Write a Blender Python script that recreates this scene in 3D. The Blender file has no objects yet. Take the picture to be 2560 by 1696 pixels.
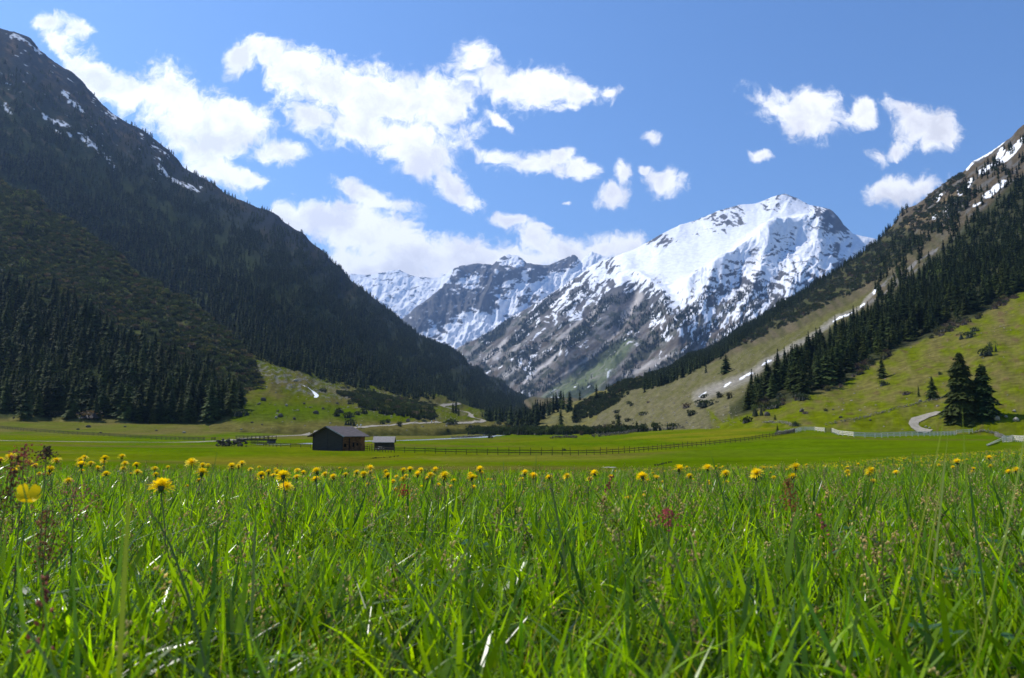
import bpy, math, random
import numpy as np
from mathutils import Vector, Matrix, Euler
from mathutils.bvhtree import BVHTree

R = math.radians
rnd = random.Random(7)
rng = np.random.default_rng(11)
C = bpy.context.scene.collection
scene = bpy.context.scene

# ------------------------------------------------------------------ camera
F = 1950.0; HOR = 1090.0; CX, CY = 1280.0, 848.0
TH = math.atan((HOR - CY) / F)
CT, ST = math.cos(TH), math.sin(TH)
cam_d = bpy.data.cameras.new('camera'); cam = bpy.data.objects.new('camera', cam_d); C.objects.link(cam)
cam.location = (0, 0, 0); cam.rotation_euler = (R(90) + TH, 0, 0)
cam_d.sensor_width = 23.6; cam_d.lens = 23.6 * F / 2560
cam_d.clip_start = 0.05; cam_d.clip_end = 60000
cam_d.dof.use_dof = True; cam_d.dof.focus_distance = 3.2; cam_d.dof.aperture_fstop = 6.3
scene.camera = cam

# ------------------------------------------------------------------ view, light
scene.view_settings.view_transform = 'Standard'
scene.view_settings.look = 'None'
scene.view_settings.gamma = 1.0
scene.view_settings.exposure = 0.5
SUN_AZ, SUN_EL = -60.0, 53.0        # degrees left of the view direction, above the horizon
sun_dir = Vector((math.sin(R(SUN_AZ)) * math.cos(R(SUN_EL)), math.cos(R(SUN_AZ)) * math.cos(R(SUN_EL)), math.sin(R(SUN_EL))))
sl = bpy.data.lights.new('sun', 'SUN'); sl.energy = 3.9; sl.angle = R(0.53); sl.color = (1.0, 0.955, 0.88)
so = bpy.data.objects.new('sun', sl); C.objects.link(so)
so.rotation_euler = (-sun_dir).to_track_quat('-Z', 'Y').to_euler(); so.location = sun_dir * 50

world = bpy.data.worlds.new('World'); scene.world = world; world.use_nodes = True
SKY_STRENGTH = 0.15
def ray(px, py):
    a = (px - CX) / F; b = (CY - py) / F
    yv = CT - b * ST; zv = ST + b * CT
    return a / yv, zv / yv
def project(x, y, z):
    yc = y * CT + z * ST; zc = -y * ST + z * CT
    return CX + F * x / yc, CY - F * zc / yc

CLOUDS = [  # overview-pixel centre, radii, turn
 (110,58,34,20,0),(176,70,26,20,0),(140,108,52,24,38),(215,175,85,42,38),(300,215,80,50,20),(375,225,85,62,15),(455,280,115,68,8),(535,262,62,40,0),(560,290,70,50,5),(505,332,70,32,0),
 (430,330,60,24,20),(500,392,75,32,38),(562,415,50,20,15),(635,355,48,26,0),
 (556,135,34,42,25),(622,122,62,30,15),(690,165,62,42,50),(775,215,112,74,12),(880,235,130,66,10),(1000,250,112,76,10),(820,310,90,40,10),(960,330,84,62,0),(975,378,62,34,0),(720,280,62,36,10),
 (1098,138,50,36,25),(1150,188,92,46,12),(1250,198,88,38,10),(1340,218,70,26,8),(1400,212,30,12,0),(1312,240,32,12,0),(1155,275,38,10,35),
 (1040,425,48,34,40),(1078,460,42,24,25),(835,440,72,20,18),(880,462,66,17,12),(800,420,32,14,0),(800,470,40,10,0),
 (770,505,130,42,5),(860,545,170,72,12),(950,585,160,62,12),(1060,605,150,52,6),(1180,600,150,42,0),(1232,556,50,36,40),(1300,590,130,42,0),(1400,568,105,34,0),(1450,580,60,30,0),(700,505,80,38,0),(870,620,220,60,0),
 (1160,360,42,16,12),(1235,382,70,24,10),(1290,366,30,16,-30),(1335,392,46,24,12),(1408,447,40,24,0),(1440,403,26,20,50),(1532,416,44,26,10),(1503,316,17,15,0),(1488,398,16,9,0),
 (1850,252,82,46,12),(1885,285,72,42,0),(1790,240,50,22,25),(1992,265,34,26,-50),
 (2130,290,62,42,10),(2165,310,52,38,0),(2070,345,32,18,-20),(2022,362,24,22,0),(2098,262,44,20,25),(2090,436,78,30,0),(2140,424,50,24,-8),
 (1185,510,40,13,5),(1757,356,24,11,0),(1245,525,20,10,0),(1300,470,12,5,0)]
def build_world():
    nt = world.node_tree; nt.nodes.clear(); L = nt.links
    N = lambda t: nt.nodes.new(t)
    def math_(op, a, b=None, c=None, clamp=False):
        n = N('ShaderNodeMath'); n.operation = op; n.use_clamp = clamp
        for i, v in enumerate((a, b, c)):
            if v is None: continue
            if isinstance(v, (int, float)): n.inputs[i].default_value = v
            else: L.new(v, n.inputs[i])
        return n.outputs[0]
    def vmath(op, a, b):
        n = N('ShaderNodeVectorMath'); n.operation = op
        for i, v in enumerate((a, b)):
            if v is None: continue
            if isinstance(v, (tuple, list)): n.inputs[i].default_value = v
            else: L.new(v, n.inputs[i])
        return n
    sky = N('ShaderNodeTexSky'); sky.sky_type = 'NISHITA'; sky.sun_disc = False
    sky.sun_elevation = R(SUN_EL); sky.sun_rotation = R(SUN_AZ); sky.altitude = 1600
    sky.air_density = 1.0; sky.dust_density = 0.15; sky.ozone_density = 3.0
    tc = N('ShaderNodeTexCoord'); sep = N('ShaderNodeSeparateXYZ'); L.new(tc.outputs['Generated'], sep.inputs[0])
    yy = math_('MAXIMUM', sep.outputs[1], 0.02)
    comb = N('ShaderNodeCombineXYZ')
    L.new(math_('DIVIDE', sep.outputs[0], yy), comb.inputs[0]); L.new(math_('DIVIDE', sep.outputs[2], yy), comb.inputs[1])
    P = comb.outputs[0]
    def noise(vec, scale, detail, rough, lac=2.0, col=False, dist=0.0):
        n = N('ShaderNodeTexNoise'); n.noise_dimensions = '2D'; n.inputs['Scale'].default_value = scale
        n.inputs['Detail'].default_value = detail; n.inputs['Roughness'].default_value = rough
        n.inputs['Lacunarity'].default_value = lac; n.inputs['Distortion'].default_value = dist
        L.new(vec, n.inputs['Vector'])
        return n.outputs['Color' if col else 'Fac']
    def warp(vec, scale, amt, detail):
        c = noise(vec, scale, detail, 0.55, col=True)
        s = vmath('SUBTRACT', c, (0.5, 0.5, 0.5)); m = vmath('SCALE', s.outputs[0], None); m.inputs['Scale'].default_value = amt
        return vmath('ADD', vec, m.outputs[0]).outputs[0]
    Pw = warp(warp(P, 7.0, 0.030, 3), 30.0, 0.016, 4)
    def coverage(Pv):
        cur = None
        for (cx, cy, rx, ry, rot) in CLOUDS:
            px, py = cx / 0.9246, cy / 0.9246
            u, s = ray(px, py); k = 1.0 / 0.9246 / F * 1.21
            k *= 1.0 + 0.10 * max(0, (700 - py) / 700)
            m = N('ShaderNodeMapping'); m.vector_type = 'TEXTURE'
            m.inputs['Location'].default_value = (u, s, 0); m.inputs['Rotation'].default_value = (0, 0, R(-rot))
            m.inputs['Scale'].default_value = (rx * k, ry * k, 1)
            L.new(Pv, m.inputs['Vector'])
            l = vmath('LENGTH', m.outputs[0], None)
            v = math_('SUBTRACT', 1.0, l.outputs['Value'])
            v = math_('MULTIPLY', v, 1.0 if ry > 24 else 0.8)
            if cur is None: cur = v
            else: cur = math_('SMOOTH_MAX', cur, v, 0.12)
        return cur
    cov = coverage(Pw)
    n1 = noise(Pw, 15.0, 9, 0.62, dist=0.2); n2 = noise(Pw, 52.0, 7, 0.68, dist=0.4)
    d = math_('ADD', cov, math_('MULTIPLY', math_('SUBTRACT', n1, 0.5), 1.75))
    d = math_('ADD', d, math_('MULTIPLY', math_('SUBTRACT', n2, 0.5), 1.05))
    mr = N('ShaderNodeMapRange'); mr.interpolation_type = 'SMOOTHSTEP'; L.new(d, mr.inputs['Value'])
    mr.inputs['From Min'].default_value = -0.14; mr.inputs['From Max'].default_value = 0.50
    alpha = mr.outputs[0]
    # body shade: billow noise, brighter towards the sun side, greyer where thick
    off = vmath('ADD', Pw, (0.022, -0.030, 0)).outputs[0]
    nb = noise(off, 12.0, 8, 0.58); na = noise(Pw, 12.0, 8, 0.58)
    rel = math_('MULTIPLY', math_('SUBTRACT', na, nb), 1.0)
    thick = N('ShaderNodeMapRange'); thick.interpolation_type = 'SMOOTHSTEP'; L.new(d, thick.inputs['Value'])
    thick.inputs['From Min'].default_value = 0.25; thick.inputs['From Max'].default_value = 1.15
    sh = math_('SUBTRACT', 1.02, math_('MULTIPLY', thick.outputs[0], 0.14))
    sh = math_('ADD', sh, rel)
    sh = math_('MINIMUM', math_('MAXIMUM', sh, 0.76), 1.06)
    cc = N('ShaderNodeCombineColor')
    K = 0.92 / SKY_STRENGTH
    L.new(math_('MULTIPLY', sh, K * 0.985), cc.inputs[0]); L.new(math_('MULTIPLY', sh, K * 0.99), cc.inputs[1])
    L.new(math_('MULTIPLY', math_('POWER', sh, 0.85), K * 1.01), cc.inputs[2])
    front = math_('GREATER_THAN', sep.outputs[1], 0.05)
    up = math_('GREATER_THAN', sep.outputs[2], 0.0)
    hs = N('ShaderNodeHueSaturation'); L.new(sky.outputs[0], hs.inputs['Color']); hs.inputs['Saturation'].default_value = 1.15; hs.inputs['Hue'].default_value = 0.503; hs.inputs['Value'].default_value = 0.88
    mx = N('ShaderNodeMix'); mx.data_type = 'RGBA'; mx.clamp_factor = True
    L.new(math_('MULTIPLY', alpha, math_('MULTIPLY', front, up)), mx.inputs[0]); L.new(hs.outputs[0], mx.inputs[6]); L.new(cc.outputs[0], mx.inputs[7])
    bg = N('ShaderNodeBackground'); bg.inputs['Strength'].default_value = SKY_STRENGTH
    L.new(mx.outputs[2], bg.inputs[0]); out = N('ShaderNodeOutputWorld'); L.new(bg.outputs[0], out.inputs[0])
build_world()
world.cycles.sampling_method = 'MANUAL'; world.cycles.sample_map_resolution = 512

# ------------------------------------------------------------------ noise
_perm = np.random.default_rng(3).permutation(4096)
_ang = np.random.default_rng(4).random(4096) * 2 * np.pi
_gx, _gy = np.cos(_ang), np.sin(_ang)
def gn(x, y, seed=0):
    x = np.asarray(x, float); y = np.asarray(y, float)
    xi = np.floor(x).astype(np.int64); yi = np.floor(y).astype(np.int64)
    xf = x - xi; yf = y - yi
    def g(ix, iy, fx, fy):
        h = _perm[(_perm[(ix + seed * 131) & 4095] + iy) & 4095]
        return _gx[h] * fx + _gy[h] * fy
    u = xf * xf * xf * (xf * (xf * 6 - 15) + 10); v = yf * yf * yf * (yf * (yf * 6 - 15) + 10)
    a = g(xi, yi, xf, yf); b = g(xi + 1, yi, xf - 1, yf); c = g(xi, yi + 1, xf, yf - 1); d = g(xi + 1, yi + 1, xf - 1, yf - 1)
    return ((a + u * (b - a)) + v * ((c + u * (d - c)) - (a + u * (b - a)))) * 1.5
def fbm(x, y, o=5, seed=0, gain=0.5, lac=2.03):
    s = 0; a = 1; t = 0
    for k in range(o):
        s = s + a * gn(x, y, seed + k); t += a; a *= gain; x = x * lac + 7.3; y = y * lac + 3.1
    return s / t
def ridged(x, y, o=5, seed=0, gain=0.55, lac=2.1):
    s = 0; a = 1; t = 0
    for k in range(o):
        n = 1 - np.abs(gn(x, y, seed + k)) * 1.6
        s = s + a * n; t += a; a *= gain; x = x * lac + 7.3; y = y * lac + 3.1
    return s / t
def sstep(a, b, x):
    t = np.clip((x - a) / (b - a), 0, 1); return t * t * (3 - 2 * t)
def uni(n):      # rank to 0..1
    f = n.ravel(); r = np.empty(f.size); r[np.argsort(f)] = np.linspace(0, 1, f.size); return r.reshape(n.shape)
def segdist(px, py, poly, closed=False):
    d = np.full(np.shape(px), 1e9)
    pts = list(poly) + ([poly[0]] if closed else [])
    for (x0, y0), (x1, y1) in zip(pts[:-1], pts[1:]):
        dx, dy = x1 - x0, y1 - y0; t = np.clip(((px - x0) * dx + (py - y0) * dy) / (dx * dx + dy * dy + 1e-9), 0, 1)
        d = np.minimum(d, np.hypot(px - x0 - t * dx, py - y0 - t * dy))
    return d
def inpoly(px, py, poly):
    ins = np.zeros(np.shape(px), bool); n = len(poly)
    for i in range(n):
        x0, y0 = poly[i]; x1, y1 = poly[(i + 1) % n]
        c = ((y0 > py) != (y1 > py))
        with np.errstate(divide='ignore', invalid='ignore'):
            ins ^= c & (px < (x1 - x0) * (py - y0) / ((y1 - y0) if y1 != y0 else 1e-9) + x0)
    return ins
def pmask(px, py, poly, soft):
    d = segdist(px, py, poly, True); d = np.where(inpoly(px, py, poly), d, -d)
    return sstep(-soft, soft, d)
def idw(px, py, pts, p=3.0):
    w = 0; s = 0
    for q in pts:
        ww = 1.0 / (((px - q[0]) ** 2 + (py - q[1]) ** 2 + 60.0) ** (p / 2)); w = w + ww; s = s + ww * q[2]
    return s / w
def mixc(a, b, t): return a + (b - a) * t[..., None]
def col(*c): return np.array(c, float)

# ------------------------------------------------------------------ object helpers
def tag(o, label=None, cat=None, group=None, kind=None):
    if label: o['label'] = label
    if cat: o['category'] = cat
    if group: o['group'] = group
    if kind: o['kind'] = kind
    return o
def mesh_np(name, V, faces_flat, nper, mat=None, colr=None, smooth=True, parent=None, matidx=None, link=True):
    me = bpy.data.meshes.new(name); V = np.asarray(V, np.float32).reshape(-1, 3)
    me.vertices.add(len(V)); me.vertices.foreach_set('co', V.ravel())
    ff = np.asarray(faces_flat, np.int32).ravel(); nf = len(ff) // nper
    me.loops.add(len(ff)); me.loops.foreach_set('vertex_index', ff)
    me.polygons.add(nf); me.polygons.foreach_set('loop_start', np.arange(0, nf * nper, nper, dtype=np.int32))
    if colr is not None:
        at = me.color_attributes.new('Col', 'FLOAT_COLOR', 'POINT')
        c4 = np.ones((len(V), 4), np.float32); c4[:, :3] = np.clip(np.asarray(colr).reshape(-1, 3), 0, 1); at.data.foreach_set('color', c4.ravel())
    for m in (mat if isinstance(mat, (list, tuple)) else [mat] if mat else []): me.materials.append(m)
    if matidx is not None: me.polygons.foreach_set('material_index', np.asarray(matidx, np.int32))
    me.update(calc_edges=True); me.validate()
    me.polygons.foreach_set('use_smooth', np.full(nf, smooth)); 
    o = bpy.data.objects.new(name, me)
    if link: C.objects.link(o)
    if parent: o.parent = parent
    return o
def empty(name, loc, rz=0.0, scale=1.0):
    o = bpy.data.objects.new(name, None); C.objects.link(o); o.location = loc; o.rotation_euler = (0, 0, rz); o.scale = (scale,) * 3
    o.empty_display_size = 0.2
    return o
class MB:
    def __init__(s): s.v = []; s.f = []; s.c = []
    def add(s, vs, fs, c=(1, 1, 1)):
        n = len(s.v); s.v += [tuple(map(float, v)) for v in vs]; s.f += [tuple(i + n for i in f) for f in fs]; s.c += [c] * len(vs)
    def box(s, lo, hi, c=(1, 1, 1), M=None):
        x0, y0, z0 = lo; x1, y1, z1 = hi
        vs = [(x0, y0, z0), (x1, y0, z0), (x1, y1, z0), (x0, y1, z0), (x0, y0, z1), (x1, y0, z1), (x1, y1, z1), (x0, y1, z1)]
        if M is not None: vs = [tuple(M @ Vector(v)) for v in vs]
        s.add(vs, [(0, 3, 2, 1), (4, 5, 6, 7), (0, 1, 5, 4), (1, 2, 6, 5), (2, 3, 7, 6), (3, 0, 4, 7)], c)
    def bar(s, a, b, w, h=None, c=(1, 1, 1), n=4, r1=None):
        a = Vector(a); b = Vector(b); h = h or w; d = (b - a).normalized()
        up = Vector((0, 0, 1)) if abs(d.z) < 0.9 else Vector((0, 1, 0))
        s_ = d.cross(up).normalized(); t = s_.cross(d).normalized(); k = 1 if r1 is None else r1
        vs = []
        for (p, q) in ((a, 1), (b, k)):
            for i in range(n):
                an = 2 * math.pi * (i + 0.5) / n; f = 0.7071 if n == 4 else 0.5
                vs.append(p + s_ * (math.cos(an) * w * f * q) + t * (math.sin(an) * h * f * q))
        fs = [(i, (i + 1) % n, n + (i + 1) % n, n + i) for i in range(n)] + [tuple(range(n))[::-1], tuple(range(n, 2 * n))]
        s.add(vs, fs, c)
    def build(s, name, mat, parent=None, smooth=False, link=True, color=False):
        me = bpy.data.meshes.new(name); me.from_pydata(s.v, [], s.f)
        if color:
            at = me.color_attributes.new('Col', 'FLOAT_COLOR', 'POINT')
            at.data.foreach_set('color', np.hstack([np.array(s.c, np.float32), np.ones((len(s.c), 1), np.float32)]).ravel())
        for m in (mat if isinstance(mat, (list, tuple)) else [mat]): me.materials.append(m)
        me.polygons.foreach_set('use_smooth', [smooth] * len(me.polygons)); me.update()
        o = bpy.data.objects.new(name, me)
        if link: C.objects.link(o)
        if parent: o.parent = parent
        return o
def mat_new(name):
    m = bpy.data.materials.new(name); m.use_nodes = True; nt = m.node_tree; nt.nodes.clear()
    return m, nt, (lambda t: nt.nodes.new(t)), nt.links
def surf_mat(name, base=(0.3, 0.3, 0.3), rough=0.9, attr=False, nscale=1.0, namt=0.35, bump=0.0, bscale=None, bdist=0.1, detail=6, spec=0.0, stretch=None, base2=None):
    """attribute colour (or flat base) varied by object-space noise, with bump"""
    m, nt, N, L = mat_new(name)
    out = N('ShaderNodeOutputMaterial'); bs = N('ShaderNodeBsdfPrincipled'); L.new(bs.outputs[0], out.inputs[0])
    bs.inputs['Roughness'].default_value = rough; bs.inputs['Specular IOR Level'].default_value = spec
    tc = N('ShaderNodeTexCoord'); vec = tc.outputs['Object']
    if stretch:
        mp = N('ShaderNodeMapping'); mp.inputs['Scale'].default_value = stretch; L.new(vec, mp.inputs[0]); vec = mp.outputs[0]
    n = N('ShaderNodeTexNoise'); n.inputs['Scale'].default_value = nscale; n.inputs['Detail'].default_value = detail; n.inputs['Roughness'].default_value = 0.62; L.new(vec, n.inputs['Vector'])
    mr = N('ShaderNodeMapRange'); L.new(n.outputs['Fac'], mr.inputs['Value']); mr.inputs['From Min'].default_value = 0.3; mr.inputs['From Max'].default_value = 0.7
    mr.inputs['To Min'].default_value = 1 - namt; mr.inputs['To Max'].default_value = 1 + namt
    if attr:
        a = N('ShaderNodeVertexColor'); a.layer_name = 'Col'; cs = a.outputs['Color']
    elif base2:
        mc = N('ShaderNodeMix'); mc.data_type = 'RGBA'; mc.inputs[6].default_value = (*base, 1); mc.inputs[7].default_value = (*base2, 1); L.new(n.outputs['Fac'], mc.inputs[0]); cs = mc.outputs[2]
    else:
        rgb = N('ShaderNodeRGB'); rgb.outputs[0].default_value = (*base, 1); cs = rgb.outputs[0]
    mul = N('ShaderNodeVectorMath'); mul.operation = 'SCALE'; L.new(cs, mul.inputs[0]); L.new(mr.outputs[0], mul.inputs['Scale'])
    L.new(mul.outputs[0], bs.inputs['Base Color'])
    if bump:
        n2 = N('ShaderNodeTexNoise'); n2.inputs['Scale'].default_value = bscale or nscale; n2.inputs['Detail'].default_value = detail; n2.inputs['Roughness'].default_value = 0.6; L.new(vec, n2.inputs['Vector'])
        b = N('ShaderNodeBump'); b.inputs['Strength'].default_value = bump; b.inputs['Distance'].default_value = bdist
        L.new(n2.outputs['Fac'], b.inputs['Height']); L.new(b.outputs[0], bs.inputs['Normal'])
    return m
def leaf_mat(name, trans=0.35, rough=0.4, spec=0.4, tmul=(1.5, 1.45, 0.7), vary=0.3, flat=None, hue=0.0):
    """foliage: attribute colour, varied per instance, part of the light passing through"""
    m, nt, N, L = mat_new(name)
    out = N('ShaderNodeOutputMaterial'); bs = N('ShaderNodeBsdfPrincipled'); tr = N('ShaderNodeBsdfTranslucent'); mx = N('ShaderNodeMixShader')
    mx.inputs[0].default_value = trans; L.new(bs.outputs[0], mx.inputs[1]); L.new(tr.outputs[0], mx.inputs[2]); L.new(mx.outputs[0], out.inputs[0])
    bs.inputs['Roughness'].default_value = rough; bs.inputs['Specular IOR Level'].default_value = spec
    if flat: a = N('ShaderNodeRGB'); a.outputs[0].default_value = (*flat, 1); cs = a.outputs[0]
    else: a = N('ShaderNodeVertexColor'); a.layer_name = 'Col'; cs = a.outputs['Color']
    oi = N('ShaderNodeObjectInfo'); mr = N('ShaderNodeMapRange'); L.new(oi.outputs['Random'], mr.inputs['Value'])
    mr.inputs['To Min'].default_value = 1 - vary; mr.inputs['To Max'].default_value = 1 + vary
    mul = N('ShaderNodeVectorMath'); mul.operation = 'SCALE'; L.new(cs, mul.inputs[0]); L.new(mr.outputs[0], mul.inputs['Scale'])
    L.new(mul.outputs[0], bs.inputs['Base Color'])
    m2 = N('ShaderNodeVectorMath'); m2.operation = 'MULTIPLY'; L.new(mul.outputs[0], m2.inputs[0]); m2.inputs[1].default_value = tmul; L.new(m2.outputs[0], tr.inputs[0])
    return m

# ------------------------------------------------------------------ terrain lofts
def smooth_axis(A, w, axis):
    if w < 1: return A
    k = np.hanning(2 * w + 3)[1:-1]; k /= k.sum()
    pad = [(0, 0)] * A.ndim; pad[axis] = (w, w)
    B = np.pad(A, pad, mode='reflect', reflect_type='odd')
    return np.apply_along_axis(lambda q: np.convolve(q, k, mode='valid'), axis, B)
def loft(curves, pxr, nu, rows, su=0, sv=0, upow=1.0, behind=None):
    """curves: lists of (px, py, Y), front to back; rows: rows between successive curves. returns V[nv,nu,3]"""
    u0 = ray(pxr[0], HOR)[0]; u1 = ray(pxr[1], HOR)[0]; ug = np.linspace(u0, u1, nu)
    K = []
    for cv in curves:
        us, zs, ys = [], [], []
        for (px, py, Y) in cv:
            u, s = ray(px, py); us.append(u); ys.append(Y); zs.append(s * Y)
        o = np.argsort(us); us = np.array(us)[o]; ys = np.array(ys, float)[o]; zs = np.array(zs)[o]
        K.append((np.interp(ug, us, ys), np.interp(ug, us, zs)))
    if behind:
        for (dy, dz) in behind: K.append((K[-1][0] + dy, K[-1][1] + dz))
    K.insert(0, (K[0][0] * 0.95, K[0][1] - 0.05 * K[0][0] - 3)); rows = [4] + list(rows)
    Ys, Zs = [], []
    for k in range(len(K) - 1):
        n = rows[k] if k < len(rows) else rows[-1]
        for t in np.arange(n) / n:
            Ys.append(K[k][0] * (1 - t) + K[k + 1][0] * t); Zs.append(K[k][1] * (1 - t) + K[k + 1][1] * t)
    Ys.append(K[-1][0]); Zs.append(K[-1][1])
    Y = np.array(Ys); Z = np.array(Zs)
    if su: Y = smooth_axis(Y, su, 1); Z = smooth_axis(Z, su, 1)
    if sv: Y = smooth_axis(Y, sv, 0); Z = smooth_axis(Z, sv, 0)
    return np.stack([ug[None, :] * Y, Y, Z], -1)
def normals(V):
    du = np.gradient(V, axis=1); dv = np.gradient(V, axis=0); n = np.cross(du, dv)
    return n / (np.linalg.norm(n, axis=-1, keepdims=True) + 1e-9)
def gfaces(nv, nu):
    i = np.arange(nv - 1)[:, None] * nu + np.arange(nu - 1)[None, :]
    return np.stack([i, i + 1, i + nu + 1, i + nu], -1).reshape(-1, 4)
SURF = {}
def add_surface(name, V, colr, mat, oname, label=None, kind='structure'):
    nv, nu = V.shape[:2]
    o = mesh_np(oname, V.reshape(-1, 3), gfaces(nv, nu), 4, mat, colr)
    tag(o, label, None, None, kind)
    bv = BVHTree.FromPolygons([Vector(p) for p in V.reshape(-1, 3).tolist()], gfaces(nv, nu).tolist())
    SURF[name] = (V, bv, o)
    return o
def hit(px, py, names=None):
    u, s = ray(px, py); d = Vector((u, 1, s)).normalized(); best = None
    for k in (names or SURF):
        h = SURF[k][1].ray_cast(Vector((0, 0, 0)), d, 20000)
        if h[0] is not None and (best is None or h[3] < best[1]): best = (h[0], h[3])
    return best[0] if best else None
def drop(x, y, names=None):
    best = None
    for k in (names or SURF):
        h = SURF[k][1].ray_cast(Vector((x, y, 6000)), Vector((0, 0, -1)), 12000)
        if h[0] is not None and (best is None or h[0].z > best): best = h[0].z
    return best if best is not None else 0.0

GR_A = col(0.070, 0.118, 0.001); GR_B = col(0.105, 0.128, 0.003); GR_Y = col(0.15, 0.145, 0.008)
GR_BR = col(0.105, 0.095, 0.018); DRY = col(0.20, 0.175, 0.05); ROCK = col(0.21, 0.20, 0.19); ROCKD = col(0.105, 0.105, 0.11)
DARKG = col(0.035, 0.045, 0.018); HEATH = col(0.115, 0.088, 0.055); SNOW = col(0.86, 0.87, 0.90); SCREE = col(0.30, 0.275, 0.24)

# --- ground: near meadow, fields, valley floor
PXC = [-900, 0, 500, 850, 1100, 1500, 2000, 2300, 2560, 3400]
GT = [(-6, 'z', [-.25, -.26, -.27, -.28, -.28, -.28, -.26, -.24, -.22, -.20]),
      (0, 'z', [-.32, -.32, -.33, -.33, -.33, -.33, -.32, -.31, -.30, -.28]),
      (2.5, 'z', [-.36, -.36, -.37, -.375, -.375, -.375, -.36, -.34, -.33, -.30]),
      (5, 'z', [-.43, -.43, -.45, -.46, -.465, -.465, -.43, -.39, -.36, -.30]),
      (10, 'z', [-.57, -.58, -.62, -.63, -.64, -.63, -.56, -.48, -.42, -.30]),
      (20, 'z', [-1.05, -1.1, -1.14, -1.18, -1.18, -1.12, -.96, -.72, -.58, -.2]),
      (32, 'z', [-1.6, -1.7, -1.75, -1.8, -1.8, -1.75, -1.45, -1.0, -.72, -.1]),
      (45, 'z', [-2.1, -2.3, -2.4, -2.4, -2.4, -2.35, -2.15, -1.6, -1.15, -.1]),
      (70, 'p', [1164, 1166, 1170, 1173, 1176, 1178, 1175, 1163, 1146, 1110]),
      (100, 'p', [1140, 1142, 1148, 1153, 1156, 1158, 1148, 1134, 1124, 1090]),
      (150, 'p', [1112, 1116, 1123, 1128, 1133, 1136, 1118, 1108, 1108, 1070]),
      (200, 'p', [1094, 1099, 1109, 1113, 1119, 1119, 1089, 1094, 1097, 1052]),
      (240, 'p', [1082, 1088, 1102, 1106, 1108, 1106, 1076, 1085, 1088, 1035]),
      (300, 'p', [1060, 1065, 1085, 1094, 1097, 1093, 1062, 1064, 1060, 1010]),
      (350, 'p', [1044, 1047, 1062, 1085, 1092, 1086, 1056, 1050, 1040, 990]),
      (450, 'p', [1040, 1042, 1060, 1075, 1083, 1082, 1054, 1045, 1030, 990]),
      (700, 'p', [1048, 1050, 1060, 1065, 1072, 1074, 1066, 1060, 1050, 1040]),
      (1000, 'p', [1055, 1055, 1056, 1058, 1062, 1066, 1066, 1062, 1060, 1060]),
      (1600, 'p', [1056, 1056, 1056, 1056, 1057, 1058, 1060, 1060, 1060, 1060]),
      (4200, 'p', [1060] * 10)]
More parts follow.
